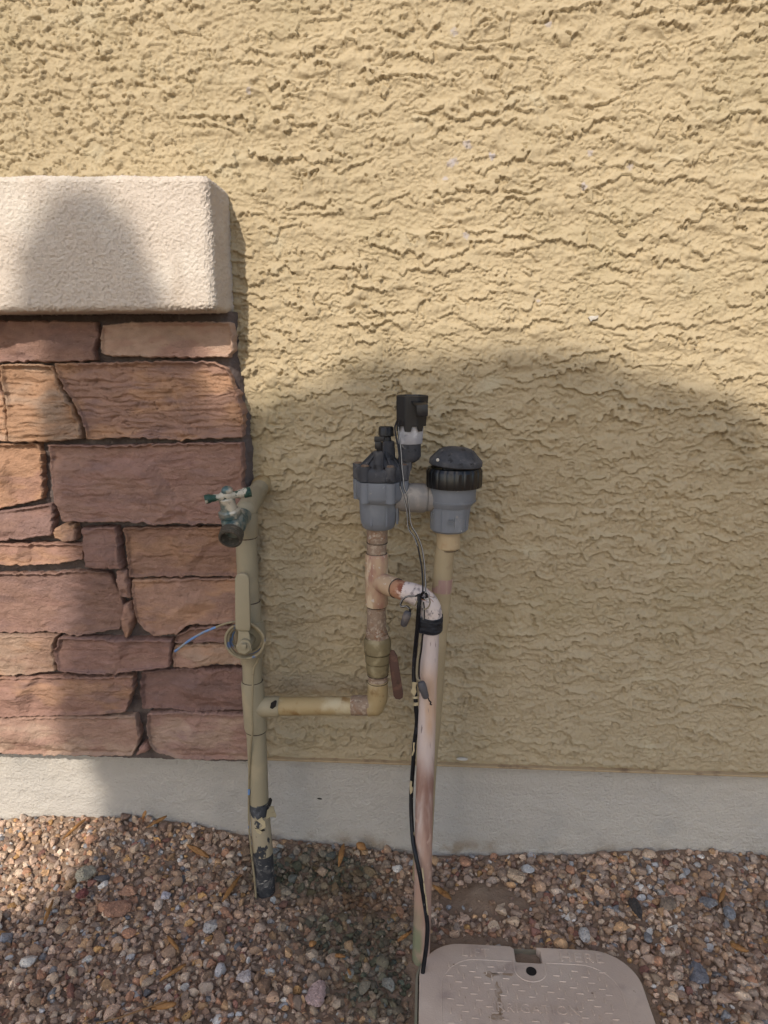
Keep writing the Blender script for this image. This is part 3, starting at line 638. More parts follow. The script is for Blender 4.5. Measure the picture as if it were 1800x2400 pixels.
bo = MB(); bo.lathe(sa, sd, [(.024, 20.5 * k_), (.0245, 20.2 * k_), (.029, 20.0 * k_), (.0295, 3 * k_)], 32); bo.build('bore', M['bore'], spo)
# curled flakes of paint at the foot of the standpipe
def flake_mesh(pts, d, th=.0012, curl=None):
    mb = MB(); q = pz_poly(pts, d)
    if curl: q = [p + np.array([0, cv, 0]) for p, cv in zip(q, curl)]
    return mb.prism(q, (0, th, 0))
flake_mesh([(626, 1900), (634, 1893), (638, 1901), (640, 1914), (645, 1921), (643, 1927), (637, 1921), (632, 1917), (624, 1917)], D1 - .012, curl=[0, .004, .012, .014, .01, .012, .008, .002, -.004]).build('paint_flake', M['flake'], sp)
flake_mesh([(630, 1872), (634, 1870), (638, 1876), (636, 1884), (633, 1892), (630, 1888)], D1 - .004).build('torn_tape', M['hole'], sp)
flake_mesh([(588, 1914), (594, 1911), (598, 1915), (600, 1921), (604, 1922), (614, 1915), (617, 1923), (621, 1925), (622, 1940), (612, 1945), (598, 1940), (590, 1933)], D1 - .0172, curl=[.006, .003, 0, -.001, -.001, -.001, 0, .001, .001, -.001, 0, .005]).build('paint_flake', M['flake'], sp)
flake_mesh([(596, 1942), (606, 1944), (615, 1950), (610, 1956), (602, 1951)], D1 - .0178).build('paint_flake', M['flake'], sp)
flake_mesh([(597, 1941), (606, 1942), (618, 1944), (621, 1947), (614, 1949), (603, 1946)], D1 - .0176).build('torn_gap', M['hole'], sp)

# ------------------------------------------------ blue wire wound round the valve
bw = thing('tracer_wire', 'thin blue wire coiled round the ball valve of the standpipe', 'wire', P(576, 1503, -.14))
coil = MB(); pts = []
cc = P(576, 1503, -.143); k2 = mpp(cc)
for i in range(5 * 28 + 1):
    a = 2 * math.pi * i / 28; w = i / 28
    rr = (45.5 - 2.0 * w + 1.5 * math.sin(a * .37 + 1)) * k2
    pts.append((cc[0] + rr * math.cos(a) * 1.02, cc[1] - .006 + .0042 * w + .003 * math.sin(a), cc[2] + rr * math.sin(a) * .95 + .002 * math.sin(w * 2)))
coil.tube(pts, 3.3 * k2, 8); coil.build('coil', M['bluetan'], bw)
c3 = MB(); pts = [(cc[0] + 37 * k2 * math.cos(a), cc[1] + .012, cc[2] + 37 * k2 * math.sin(a)) for a in np.linspace(.5, 5.6, 40)]
c3.tube(pts, 3.0 * k2, 8); c3.build('inner_turn', M['blue'], bw)
tl = MB(); tl.tube(smooth_path([P(596, 1467, -.15), P(576, 1456, -.152), (P(553, 1457, -.15)), P(530, 1461, -.147), P(506, 1470, -.143)], 6), 2.6 * k2, 8); tl.build('painted_tail', M['bluetan'], bw)
tl = MB(); tl.tube(smooth_path([P(506.5, 1469.8, -.143), P(475, 1483, -.136), P(447, 1499, -.13), P(425, 1515, -.124), P(410, 1527, -.12)], 6), 2.8 * k2, 8); tl.build('bare_tail', M['blue'], bw)
dl = MB(); dl.tube(smooth_path([P(x, y, d) for x, y, d in [(608, 1540, -.136), (603, 1551, -.134), (595, 1569, -.133), (592, 1612, -.134), (591, 1671, -.137), (592, 1711, -.136), (587, 1757, -.128), (584, 1818, -.122), (583, 1880, -.12), (584, 1941, -.12), (590, 2003, -.122), (597, 2064, -.126), (600, 2105, -.13)]], 6), 2.6 * k2, 8); dl.build('painted_lead', M['bluetan'], bw)
nk = MB(); nk.tube([P(583.5, 1850, -.1225), P(583.2, 1862, -.1222)], 2.9 * k2, 8); nk.build('bare_patch', M['blue'], bw)

# ================================================================== BRANCH with lower valve, tee, elbow and pale pipe
br = thing('branch_pipework', 'weathered branch of fittings and long pale pink down pipe', 'water pipe', P(985, 2245, -.236))
a, b = P(652, 1655.5, D1), P(826, 1653.5, D1); k3 = mpp(b)
MB().lathe(a, b - a, [(0, 21.8 * k3), (np.linalg.norm(b - a), 21.8 * k3)], 32).build('branch_pipe', M['tan_dirty'], br)
b2 = P(868, 1653, D1)
MB().lathe(b, b2 - b, [(-.002, 22 * k3), (.001, 23.5 * k3), (np.linalg.norm(b2 - b), 23.5 * k3)], 32).build('threaded_adapter', M['scaled'], br)
el = MB(); path = []
for a_ in np.linspace(0, math.pi / 2, 12): path.append(P(862 + 23 * math.sin(a_), 1655 - 24 * (1 - math.cos(a_)), D1))
el.tube(path + [P(885, 1618, D1)], [24 * k3] * 13, 28); el.ball(P(878, 1654, D1), 24 * k3)
stack(el, [(885.5, 1645, 47), (885.5, 1612, 48), (885.5, 1604, 47)], D1); el = el.build('street_elbow', M['tan_dirty'], br)
upright('collar', [(885.5, 1606, 43), (885.5, 1604, 46), (885.5, 1599, 46), (885.5, 1597, 44), (885.5, 1594, 46), (885.5, 1587, 46), (885.5, 1584, 42)], D1, M['scaled'], br)
lv = MB(); stack(lv, [(885, 1590, 46), (885, 1586, 51), (885, 1566, 54), (885, 1564, 53), (885, 1562, 49), (885, 1560, 58), (885, 1542, 59), (885, 1540, 53), (885, 1538, 63), (885, 1514, 64), (885, 1508, 61), (885, 1502, 54)], D1)
lv = lv.build('ball_valve', M['olive'], br)
MB_ = MB(); stack(MB_, [(885, 1508, 54), (885, 1500, 55), (885, 1494, 52)], D1, rfun=poly_r(6, .3)); MB_.build('valve_hex', M['scaled'], lv)
lev = MB(); lev.prism(pz_poly([(911, 1545), (912, 1528), (917, 1524), (924, 1526), (931, 1538), (945, 1627), (944, 1636), (937, 1640.5), (927, 1639), (922, 1632)], D1 - .006), (0, .004, 0))
lev.prism(pz_poly([(908, 1506), (914, 1508), (917, 1530), (911, 1536)], D1 - .004), (0, .008, 0)); lev.build('lever', M['rust'], lv, bevel=.0013)
upright('lower_nipple', [(882.5, 1502, 46), (882.5, 1499, 51), (882.5, 1487, 51), (882.5, 1485, 46), (882.5, 1462, 45), (882.5, 1422, 43)], D1, M['scaled'], br)
te = MB(); stack(te, [(883, 1427, 49), (883, 1424, 53), (883, 1404, 54), (883, 1328, 54), (883, 1307, 54), (883, 1303, 51)], D1)
c = P(884, 1362, D1); e = P(930, 1379, D1 - .042); k4 = mpp(c)
dv = e - c; ln = np.linalg.norm(dv)
te.lathe(c, dv, [(0, 23 * k4), (ln * .97, 23 * k4), (ln, 21.5 * k4)], 32); te = te.build('tee', M['pinkpvc'], br)
joint([(883, 1302.5, 47.5, D1), (882.8, 1428, 45, D1), (884, 1277, 47.5, D1), (882.5, 1503.5, 51, D1), (885.5, 1590.5, 48, D1), (885.5, 1607, 46.5, D1)], br)
jm = MB(); ju, jw, jd = frame_of(dv)
jm.tube([Vector(e) + (ju * math.cos(a_) + jw * math.sin(a_)) * 21.8 * k4 for a_ in np.linspace(0, 2 * math.pi, 41)], .0010, 6, False); jm.build('joint_line', M['joint'], br)  # dark ring for the crease shade at the tee outlet
upright('upper_nipple', [(883, 1307, 46), (883, 1276, 46)], D1, M['scaled'], br)
upright('rusty_coupling', [(884, 1276, 46), (884, 1272, 49), (885, 1246, 50), (886, 1235, 55)], D1, M['scaled'], br)
pk = -.172
path = smooth_path([e - dv / ln * .004, e + dv / ln * .012, P(968, 1391, -.164), P(992, 1404, -.169), P(1007, 1424, pk), P(1010.5, 1445, pk), P(1010, 1460, pk - .001)], 6)
n = len(path)
ke = mpp(P(1010, 1440, pk))
MB().tube(path[:9], [20.5 * k4] * 4 + [21.5 * k4] * 5, 28).build('rusty_elbow_end', M['rusty_elbow'], br)
MB().tube(path[7:], [(22.5 + 3.6 * min(1, i / 8)) * ke for i in range(n - 7)], 28).build('elbow', M['chalk'], br)
pp = [P(1010, 1452, pk), P(1007, 1514, pk - .004), P(1001, 1680, pk - .018), P(995.5, 1844, pk - .032), P(992, 2000, pk - .046), P(990.5, 2115, pk - .056), P(987, 2225, pk - .064), P(985, 2275, pk - .067)]
MB().tube(smooth_path(pp, 6), 21.3 * ke, 32).build('down_pipe', M['pinkpipe'], br)

# ================================================================== OUTLET PIPE behind
DA = -.098
op = thing('outlet_pipe', 'slim tan pipe rising behind the pink pipe to the vacuum breaker', 'water pipe', P(1000, 1990, -.09))
upright('coupling', [(1050, 1292, 47), (1050, 1289, 55), (1051, 1258, 56), (1052, 1240, 54)], DA, M['couptan'], op, vertical=False)
rp = [(1047, 1275), (1041, 1305), (1034, 1400), (1024, 1500), (1018, 1600), (1009, 1717), (1002, 1790), (996, 1900), (990, 2010), (988, 2060)]
rw = [P(x, y, DA - .00002 * (y - 1275)) for x, y in rp]
MB().tube(smooth_path(rw, 5), 23 * mpp(rw[2]), 28).build('riser', M['rearpipe'], op)
a, b = P(1038.3, 1354, DA - .0016), P(1035.2, 1386, DA - .0022)
MB().lathe(a, b - a, [(0, 23.4 * mpp(a)), (np.linalg.norm(b - a), 23.4 * mpp(a))], 28).build('primer_band', M['primer'], op)

joint([(1049, 1293, 48, DA)], op)
# ================================================================== ANTI-SIPHON VALVE
av = thing('anti_siphon_valve', 'grey and black anti-siphon irrigation valve with a solenoid', 'irrigation valve', P(891, 1242, D1))
def px_at(d, x, y): return mpp(P(x, y, d))
kv = px_at(D1, 890, 1150)
cup = MB(); stack(cup, [(887, 1244, 66), (888, 1240, 76), (889, 1226, 86), (891, 1206, 89), (891, 1168, 92)], D1, seg=64, rfun=poly_r(8, .3, .6))
cup = cup.build('inlet_socket', M['grey'], av)
cA = P(891, 1170, D1)
def ring_pts(cx, d, rpx, y, angs):
    c_ = P(cx, y, d); rr = rpx * kv; z = P(cx, y, d - rr * .9)[2]
    return [(c_[0] + rr * math.cos(a_), d + rr * math.sin(a_), z) for a_ in angs]
angs = [R(-90 + 60 * i - 8) for i in range(8)]
rb = MB()
for i in range(8):
    a_ = R(45 * i + 22); x_, y_ = cA[0] + 44.5 * kv * math.cos(a_), D1 + 44.5 * kv * math.sin(a_)
    z0, z1 = P(891, 1236, D1 - .035)[2], P(891, 1172, D1 - .035)[2]
    rb.box((x_, y_, (z0 + z1) / 2), (.0028, .0028, z1 - z0), Matrix.Rotation(a_, 3, 'Z'))
rb.build('socket_rib', M['grey'], cup)
bA = [R(-63), R(-128), R(-14), R(50), R(112), R(172)]
fl = MB(); stack(fl, [(892, 1183, 96), (893, 1176, 112), (893, 1170, 116), (893, 1136, 117), (893, 1133, 116)], D1, seg=48)
z0, z1 = P(893, 1182, D1 - .04)[2], P(893, 1134, D1 - .04)[2]; cV = P(893, 1150, D1)
for a_ in bA: fl.lathe((cV[0] + 54 * kv * math.cos(a_), D1 + 54 * kv * math.sin(a_), z0), (0, 0, 1), [(0, 12 * kv), (z1 - z0, 13 * kv)], 20)
fl.build('valve_body', M['grey'], av)
bo_ = MB(); stack(bo_, [(893, 1131, 116), (893, 1128, 118), (893, 1106, 118), (893, 1102, 114), (893, 1098, 104)], D1, seg=48)
zb0, zb1 = P(893, 1131, D1 - .04)[2], P(893, 1098, D1 - .04)[2]
for a_ in bA: bo_.lathe((cV[0] + 54 * kv * math.cos(a_), D1 + 54 * kv * math.sin(a_), zb0), (0, 0, 1), [(0, 13 * kv), (zb1 - zb0 + .001, 13 * kv)], 20)
zc0 = P(893, 1101, D1 - .035)[2]
def zat(y, d=D1): return P(893, y, d)[2]
bo_.lathe((cV[0], D1, zc0 - .004), (0, 0, 1), [(0, 50 * kv), (.006, 46 * kv), (.013, 36 * kv), (.020, 23 * kv), (.026, 18 * kv)], 40)
for i in range(10):
    a_ = R(36 * i + 10); u_ = np.array([math.cos(a_), math.sin(a_), 0])
    p0 = np.array([cV[0], D1, zc0]); bo_.prism([p0 + u_ * 52 * kv, p0 + u_ * 48 * kv + np.array([0, 0, .004]), p0 + u_ * 21 * kv + np.array([0, 0, .022]), p0 + u_ * 15 * kv + np.array([0, 0, .02]), p0 + u_ * 15 * kv], np.array([-u_[1], u_[0], 0]) * .0032)
bon = bo_.build('bonnet', M['dustblack'], av, sharp=30)
for a_ in bA: MB().lathe((cV[0] + 54 * kv * math.cos(a_), D1 + 54 * kv * math.sin(a_), zb1 + .0002), (0, 0, 1), [(0, 9.5 * kv), (.0022, 9.5 * kv), (.0032, 7 * kv)], 40, poly_r(6)).build('bolt', M['bolt'], bon)
nk = MB(); nd = D1 + .004; nx = P(911, 1058, nd)
nk.lathe((nx[0], nd, zat(1108)), (0, 0, 1), [(0, 20 * kv), (zat(1080) - zat(1108), 16 * kv), (zat(1036) - zat(1108), 13.5 * kv), (zat(1034) - zat(1108), 11 * kv)], 28); nk = nk.build('flow_control_neck', M['dustblack'], av)
MB().lathe((nx[0] - .002, nd, zat(1036)), (0, 0, 1), [(0, 10 * kv), (zat(1020) - zat(1036), 8 * kv)], 20).build('flow_stem', M['black'], nk)
kn = MB(); q = P(905, 1010, nd); kn.lathe((q[0], nd, zat(1023)), (0, 0, 1), [(0, 15 * kv), (.0015, 17 * kv), (zat(1003) - zat(1023), 16.5 * kv), (zat(1000) - zat(1023), 14 * kv)], 40, lambda a_: 1 + .05 * math.cos(8 * a_)); kn.build('flow_knob', M['black'], nk)
bd = D1 - .030; q = P(887.5, 1075, bd)
bs = MB(); bs.lathe((q[0], bd, P(887, 1102, bd)[2]), (0, 0, 1), [(0, 14 * kv), (.004, 13 * kv), (.012, 11.5 * kv), (P(887, 1057, bd)[2] - P(887, 1102, bd)[2], 11.5 * kv)], 24)
for i in range(5): bs.box((q[0] + (i - 2) * 4.2 * kv, bd - 12.2 * kv, P(887, 1092, bd)[2]), (.0012, .002, .006))
bs = bs.build('bleed_housing', M['dustblack'], av)
bt = MB(); bt.lathe((q[0] + .0012, bd, P(887, 1060, bd)[2]), (0, 0, 1), [(0, 7 * kv), (P(887, 1038, bd)[2] - P(887, 1060, bd)[2], 7.5 * kv), (P(887, 1037, bd)[2] - P(887, 1060, bd)[2], 8 * kv)], 20)
bt.box((q[0] + .001, bd, P(889, 1029, bd)[2]), (22 * kv, 12 * kv, 11 * kv)); bt.box((q[0] - .001, bd - .002, P(889, 1043, bd)[2]), (13 * kv, 12 * kv, 16 * kv)); bt.build('bleed_screw', M['black'], bs, bevel=.0008)
# solenoid
sdp = D1 + .002; sol = MB(); stack(sol, [(953, 1085, 40), (957, 1080, 50), (960, 1072, 53), (960, 1044, 53), (960, 1040, 52)], sdp, vertical=False)
sol.prism([P(937, 1078, sdp - .014), P(963, 1078, sdp - .014), P(965, 1095, sdp - .014), P(958, 1120, sdp - .014), P(956, 1140, sdp - .014), P(938, 1140, sdp - .014)], (0, .028, 0))
sol = sol.build('solenoid_seat', M['dustblack'], av)
sv = MB(); stack(sv, [(961, 1042, 56), (961, 1040, 59), (962, 1020, 61), (963.5, 985, 60)], sdp, seg=48, rfun=poly_r(8, .35, .3), vertical=False); sv.build('solenoid_body', M['silver'], sol)
cp = MB(); sg = 64; Rr = []
x_, y_ = P(965, 970, sdp)[0], sdp
def capring(y, w, x, inner=False):
    c_ = P(x, y, sdp); r_ = w / 2 * kv; f_ = poly_r(8, .35, .0); return [(c_[0] + r_ * f_(a_) * math.cos(a_), sdp + r_ * f_(a_) * math.sin(a_), P(x, y, sdp - r_ * .9)[2]) for a_ in (2 * math.pi * k / sg for k in range(sg))]
low = capring(1000, 70, 963.5); low2 = capring(1012, 70, 963.2)
low = [(p[0], p[1], (p2[2] if (k * 7 // sg) % 1 == 0 and math.sin(2 * math.pi * k / sg * 7 + 1.2) > -.1 else p[2])) for k, (p, p2) in enumerate(zip(low, low2))]
cp.rings([low, capring(985, 71, 964), capring(936, 75, 966), capring(929, 75, 966.3), capring(928, 68, 966.3), capring(938, 64, 966), capring(940, 30, 966)], cap0=False)
cp = cp.build('solenoid_cap', M['black'], sol, sharp=28)
bx = MB(); bx.prism([P(961, 937, sdp - .020), P(998, 940, sdp - .020), P(1003, 947, sdp - .044), P(976, 950, sdp - .044)], (0, 0, -.004))
bx.prism([P(976, 950, sdp - .045), P(1003, 947, sdp - .045), P(1003, 976, sdp - .045), P(990, 978, sdp - .045), P(976, 975, sdp - .045)], (0, .028, 0)); bx.build('cap_lever', M['black'], cp, bevel=.0015)
# outlet elbow and vacuum breaker
oe = MB(); a, b = P(925, 1165, D1), P(1012, 1168, DA); ko = mpp(a); dv = b - a; ln = np.linalg.norm(dv)
oe.lathe(a, dv, [(0, 30 * ko), (ln * .2, 32 * ko), (ln * .45, 34.5 * ko), (ln * .78, 34.5 * ko), (ln * .84, 32 * ko), (ln * .87, 28 * ko)], 36); oe = oe.build('outlet_elbow', M['greydust'], av)
MB().lathe(a, dv, [(ln * .86, 31 * ko), (ln * .93, 31 * ko), (ln * 1.2, 30 * ko)], 36).build('union_ring', M['greydust'], oe)
vb = MB(); stack(vb, [(1052, 1252, 78), (1052, 1248, 88), (1054, 1215, 91), (1056, 1196, 93)], DA, seg=64, rfun=poly_r(8, .15, .5), vertical=False)
stack(vb, [(1056, 1197, 90), (1058, 1186, 106), (1060, 1180, 108), (1061, 1140, 112), (1061, 1136, 112)], DA, seg=48, vertical=False)
stack(vb, [(1060, 1184, 106), (1060, 1183.5, 110), (1060, 1180.5, 110), (1060, 1180, 106)], DA, seg=48, vertical=False)
vb = vb.build('vacuum_breaker_body', M['grey'], av)
rb = MB(); c_ = P(1054, 1220, DA)
for i in range(8):
    a_ = R(45 * i + 15); z0, z1 = P(1054, 1247, DA - .033)[2], P(1054, 1196, DA - .033)[2]
    rb.box((c_[0] + 44.5 * kv * math.cos(a_), DA + 44.5 * kv * math.sin(a_), (z0 + z1) / 2), (.0028, .0028, z1 - z0), Matrix.Rotation(a_, 3, 'Z'))
rb.build('socket_rib', M['grey'], vb)
ar = MB(); ay = DA - .0335
def arw(pts): return [P(x, y, ay) for x, y in pts]
ar.prism(arw([(1054, 1217), (1060, 1217), (1060, 1219), (1054, 1219)]), (0, .003, 0)); ar.prism(arw([(1050, 1220.5), (1062, 1220.5), (1062, 1222), (1050, 1222)]), (0, .003, 0))
ar.prism(arw([(1062, 1217), (1063.5, 1217), (1063.5, 1224), (1062, 1224)]), (0, .003, 0))
ar.prism(arw([(1050, 1225), (1057, 1231), (1064, 1225), (1064, 1227), (1057, 1233.5), (1050, 1227)]), (0, .003, 0)); ar.build('flow_arrow', M['grey'], vb)
rn = MB(); stack(rn, [(1063.5, 1149, 112), (1063.5, 1149.5, 129), (1064, 1142, 131), (1064.5, 1112, 132), (1064.5, 1110, 130), (1065, 1104, 124), (1065, 1102, 112), (1065, 1108, 104)], DA, seg=120, rfun=lambda a_: 1 - .022 * (math.cos(20 * a_) > .86), vertical=False)
rn = rn.build('ring_nut', M['gloss'], av, sharp=30)
tilt = Matrix.Rotation(R(3.5), 3, 'Y'); cc_ = P(1068, 1087, DA - .004); kc = mpp(cc_)
cap = MB(); ax = tilt @ Vector((0, 0, 1))
cap.lathe(cc_, ax, [(-.014, 30 * kc), (-.004, 32 * kc), (-.003, 58 * kc), (-.001, 62 * kc), (.005, 62.5 * kc), (.008, 60 * kc), (.020, 42 * kc), (.0235, 35 * kc), (.0255, 24 * kc), (.0262, 8 * kc)], 56)
cap = cap.build('vent_cap', M['dustblack'], av)
cr = MB(); u_, w_, d_ = frame_of(ax)
for i in range(14):
    a_ = 2 * math.pi * i / 14; o_ = u_ * math.cos(a_) + w_ * math.sin(a_); s_ = d_.cross(o_) * .0016; c0 = Vector(cc_)
    cr.prism([c0 + o_ * 58 * kc + d_ * .0095 - s_ / 2, c0 + o_ * 58 * kc + d_ * .0065 - s_ / 2, c0 + o_ * 40 * kc + d_ * .018 - s_ / 2, c0 + o_ * 40 * kc + d_ * .0222 - s_ / 2], s_)
cr.build('cap_rib', M['dustblack'], cap)
q = P(1026, 1078, DA - .052); MB().ball(q, (.0024, .0016, .0026), None, 6).build('white_speck', M['chip'], cap)

# ================================================================== CABLES
ck = thing('irrigation_cable', 'thick black flaking cable running down the pink pipe', 'cable', P(982, 2320, -.27))
def pk_front(y): return pk - .0000856 * (y - 1452)
cpts = [(983, 1392, -.186), (982, 1420, -.192), (980, 1446, -.190), (976.5, 1491, -.184), (972, 1536, -.178), (970, 1582, -.180), (972.5, 1615, -.186), (974.5, 1649, -.19), (977, 1695, -.19), (971.5, 1740, -.188), (968.5, 1787, -.19), (965, 1840, -.192), (963.5, 1880, -.196), (965, 1930, -.206), (968.5, 1975, -.222), (975, 2008, -.236), (985, 2055, -.246), (994, 2110, -.252), (1000, 2150, -.256), (1002, 2175, -.26), (1000, 2210, -.265), (995, 2250, -.27), (989, 2290, -.277), (983, 2316, -.284)]
cw = [P(*q) for q in cpts]
MB().tube(smooth_path(cw, 6), 5.2 * mpp(cw[6]), 14).build('jacket', M['cable'], ck)
fk = MB()
for pts in ([(966, 1599), (977, 1600), (974, 1612), (976, 1622), (971, 1634), (963, 1621), (966, 1612)],): fk.prism(pz_poly(pts, -.197), (0, .0012, 0))
fk.build('paint_flake', M['flake'], ck)
fk = MB(); fk.tube([P(973.5, 1632, -.189), P(974, 1637, -.190)], .0046, 14); fk.tube([P(974.7, 1645, -.190), P(975.3, 1652, -.1905)], .0046, 14); fk.build('paint_band', M['flake'], ck)
fk = MB(); fk.prism(pz_poly([(968, 1741), (973, 1741), (971, 1750), (972, 1760), (967, 1772), (965, 1771), (968, 1757)], -.1935), (0, .0012, 0)); fk.prism(pz_poly([(961, 1830), (966, 1832), (965, 1843), (968, 1848), (966, 1858), (961, 1862), (960, 1845)], -.1975), (0, .0012, 0)); fk.build('paint_flake', M['flake'], ck)
fk = MB()
for (x, y, d) in [(991.5, 2050, -.2485), (995, 2085, -.2525), (999, 2110, -.256), (1001, 2130, -.2575)]: fk.prism(pz_poly([(x - 3, y - 16), (x, y - 14), (x + 3, y + 14), (x + 1, y + 17), (x - 1, y + 5)], d), (0, .001, 0))
fk.build('paint_flake', M['flake'], ck)
tp = thing('electrical_tape', 'black tape band strapping the cable to the pink pipe', 'tape', P(1008, 1470, pk))
mb = MB(); Rr = []
for y, g_ in ((1488, 0), (1487, 1.5), (1480, 2.2), (1472, 1.6), (1464, 2.4), (1457, 2.2), (1453, 1.2), (1452, 0)):
    c_ = P(1010 - (y - 1452) * .03, y, pk); ring = []
    z = P(1008, y, pk - .018)[2]
    for k in range(48):
        a_ = 2 * math.pi * k / 48; r_ = (27.6 + g_ * .5) * ke
        # stretched round the cable at the left front
        bump = 9.5 * ke * math.exp(-((a_ - R(205)) / .36) ** 2)
        ring.append((c_[0] + (r_ + bump) * math.cos(a_), pk + (r_ + bump) * math.sin(a_), z + .0012 * math.sin(a_ * 2 + 1)))
    Rr.append(ring)
mb.rings(Rr, False, False).build('tape_wrap', M['tape'], tp)
mb = MB(); mb.prism(pz_poly([(1017, 1460), (1037, 1456), (1037, 1461), (1022, 1465), (1036, 1470), (1035, 1473), (1016, 1466)], pk - .019), (0, .004, 0)).build('tape_end', M['tape'], tp)

vw = thing('solenoid_wires', 'pair of thin black and white wires dangling from the solenoid', 'wire', P(992, 1395, -.20))
w1 = [(931, 985, -.128), (926, 1000, -.138), (926.5, 1015, -.140), (934, 1054, -.150), (938, 1097, -.160), (939, 1121, -.166), (938, 1140, -.170), (946, 1165, -.172), (954, 1198, -.172), (957, 1237, -.172), (970, 1258, -.174), (979, 1280, -.178), (987, 1322, -.184), (990, 1347, -.188), (991, 1378, -.196), (990, 1396, -.204)]
w2 = [(933, 986, -.128), (929, 1000, -.138), (929.5, 1015, -.140), (936.5, 1054, -.151), (940, 1097, -.161), (941.5, 1121, -.167), (942, 1142, -.171), (951, 1165, -.173), (957, 1200, -.173), (962, 1230, -.172), (975, 1256, -.175), (984, 1284, -.179), (991, 1322, -.185), (994, 1347, -.189), (995.5, 1378, -.197), (995, 1394, -.204)]
kw = mpp(P(950, 1200, -.17))
MB().tube(smooth_path([P(*q) for q in w1], 5), 2.1 * kw, 8).build('black_wire', M['wire'], vw)
MB().tube(smooth_path([P(q[0] + 3.2 + 1.6 * math.sin(q[1] * .045), q[1], q[2]) for q in w2], 5), 2.1 * kw, 8).build('black_wire', M['wire'], vw)
def stripe(path, off, name='white_stripe'):
    q = [P(x + off, y, d - .0013) for x, y, d in path]; MB().tube(smooth_path(q, 5), 1.0 * kw, 6).build(name, M['stripe'], vw)
stripe([(x + 3.2 + 1.6 * math.sin(y * .045), y, d) for x, y, d in w2[1:]], .5); stripe(w1[6:12], -.4)
loop = [(985, 1392, -.206), (974, 1397, -.208), (957, 1397.5, -.208), (945, 1404, -.206), (938.5, 1418, -.204), (945, 1422, -.204), (952, 1420.5, -.204), (960, 1427, -.203), (962, 1440, -.202)]
MB().tube(smooth_path([P(*q) for q in loop], 6), 2.3 * kw, 8).build('black_wire', M['wire'], vw); stripe(loop[1:-1], -1.0)
lp2 = [(978, 1408, -.206), (972, 1422, -.206), (963, 1440, -.203)]
MB().tube(smooth_path([P(*q) for q in lp2], 6), 1.8 * kw, 8).build('grey_wire', M['greywire'], vw)
lp3 = [(994, 1393, -.206), (1004, 1400, -.207), (1008, 1412, -.207), (1003, 1424, -.206), (994, 1428, -.205)]
MB().tube(smooth_path([P(*q) for q in lp3], 6), 1.7 * kw, 8).build('grey_wire', M['greywire'], vw)
kp = []
for i in range(40):
    a_ = 2 * math.pi * i / 16; kp.append(P(993 + (8 + 2 * math.sin(i * .7)) * math.cos(a_), 1396 + (6.5 + 2 * math.cos(i * .9)) * math.sin(a_), -.206 - .003 * math.sin(i * .5)))
MB().tube(smooth_path(kp, 3), 2.1 * kw, 8).build('knot', M['wire'], vw)
MB().tube(smooth_path([P(1000 + 7 * math.cos(a_), 1396 + 9 * math.sin(a_), -.2105) for a_ in np.linspace(-2.2, 2.6, 12)], 3), 1.1 * kw, 6).build('white_stripe', M['stripe'], vw)
for pts in ([(1000, 1398, -.205), (1008, 1403, -.205), (1016, 1411, -.203)], [(1002, 1396, -.205), (1012, 1399, -.204), (1015, 1400, -.203)], [(988, 1404, -.207), (996, 1407, -.208), (1002, 1405, -.208)]):
    MB().tube(smooth_path([P(*q) for q in pts], 4), .7 * kw, 6).build('copper_strand', M['copper'], vw)
sh = [(992, 1411, -.2), (994, 1430, -.2), (993.5, 1452, -.199)]
MB().tube(smooth_path([P(*q) for q in sh], 5), 2.2 * kw, 8).build('black_wire', M['wire'], vw); stripe(sh, -1.6)
gw = [(986, 1486, -.1985), (983, 1520, -.199), (978.5, 1550, -.200), (977, 1580, -.201), (979, 1592, -.203), (986, 1596, -.205)]
MB().tube(smooth_path([P(*q) for q in gw], 5), 3.0 * kw, 8).build('grey_wire', M['greywire'], vw)
MB().tube(smooth_path([P(x + 5, y, d + .001) for x, y, d in gw[:-1]], 5), 2.0 * kw, 8).build('black_wire', M['wire'], vw)
def wire_nut(a, b, ra, rb, name='wire_nut'):
    a, b = np.array(a), np.array(b); ln = np.linalg.norm(b - a); k = mpp(a)
    m_ = MB(); m_.lathe(a, b - a, [(0, ra * .5 * k), (ln * .04, ra * .8 * k), (ln * .2, ra * k), (ln * .45, rb * 1.02 * k), (ln * .47, rb * k), (ln * .92, rb * .82 * k), (ln, rb * .5 * k)], 32, lambda a_: 1 + .03 * math.cos(10 * a_))
    return m_.build(name, M['nut'], vw)
wire_nut(P(957, 1433, -.204), P(945, 1467, -.200), 9.5, 9.5)
MB().tube([P(948, 1462, -.2035), P(951.5, 1468, -.203), P(946, 1470, -.202)], 1.2 * kw, 6).build('copper_strand', M['stripe'], vw)
wire_nut(P(986, 1597, -.212), P(999, 1637, -.216), 10, 9.5)
MB().tube(smooth_path([P(1003, 1634, -.215), P(1006, 1642, -.214), P(1010, 1646, -.213), P(1008, 1650, -.212), P(1012, 1652, -.211)], 4), 1.6 * kw, 6).build('bare_strand', M['wire'], vw)

# ================================================================== VALVE BOX
LX0, LX1, LY1, LY0 = -.0015, .3385, -.2155, -.470
lid = thing('valve_box_cover', 'faded pink plastic irrigation box cover with tread pattern set in the gravel', 'utility cover', ((LX0 + LX1) / 2, (LY0 + LY1) / 2, 0))
def rrect(x0, x1, y0, y1, r, n=10):
    out = []
    for cx, cy, a0 in ((x1 - r, y1 - r, 0), (x0 + r, y1 - r, 90), (x0 + r, y0 + r, 180), (x1 - r, y0 + r, 270)):
        for i in range(n + 1):
            a_ = R(a0 + 90 * i / n); out.append((cx + r * math.cos(a_), cy + r * math.sin(a_)))
    return out
ZT = LID_Z + .006
nx0, nx1, ny = .1505, .1925, -.2465
out = rrect(LX0, LX1, LY0, LY1, .066, 12)
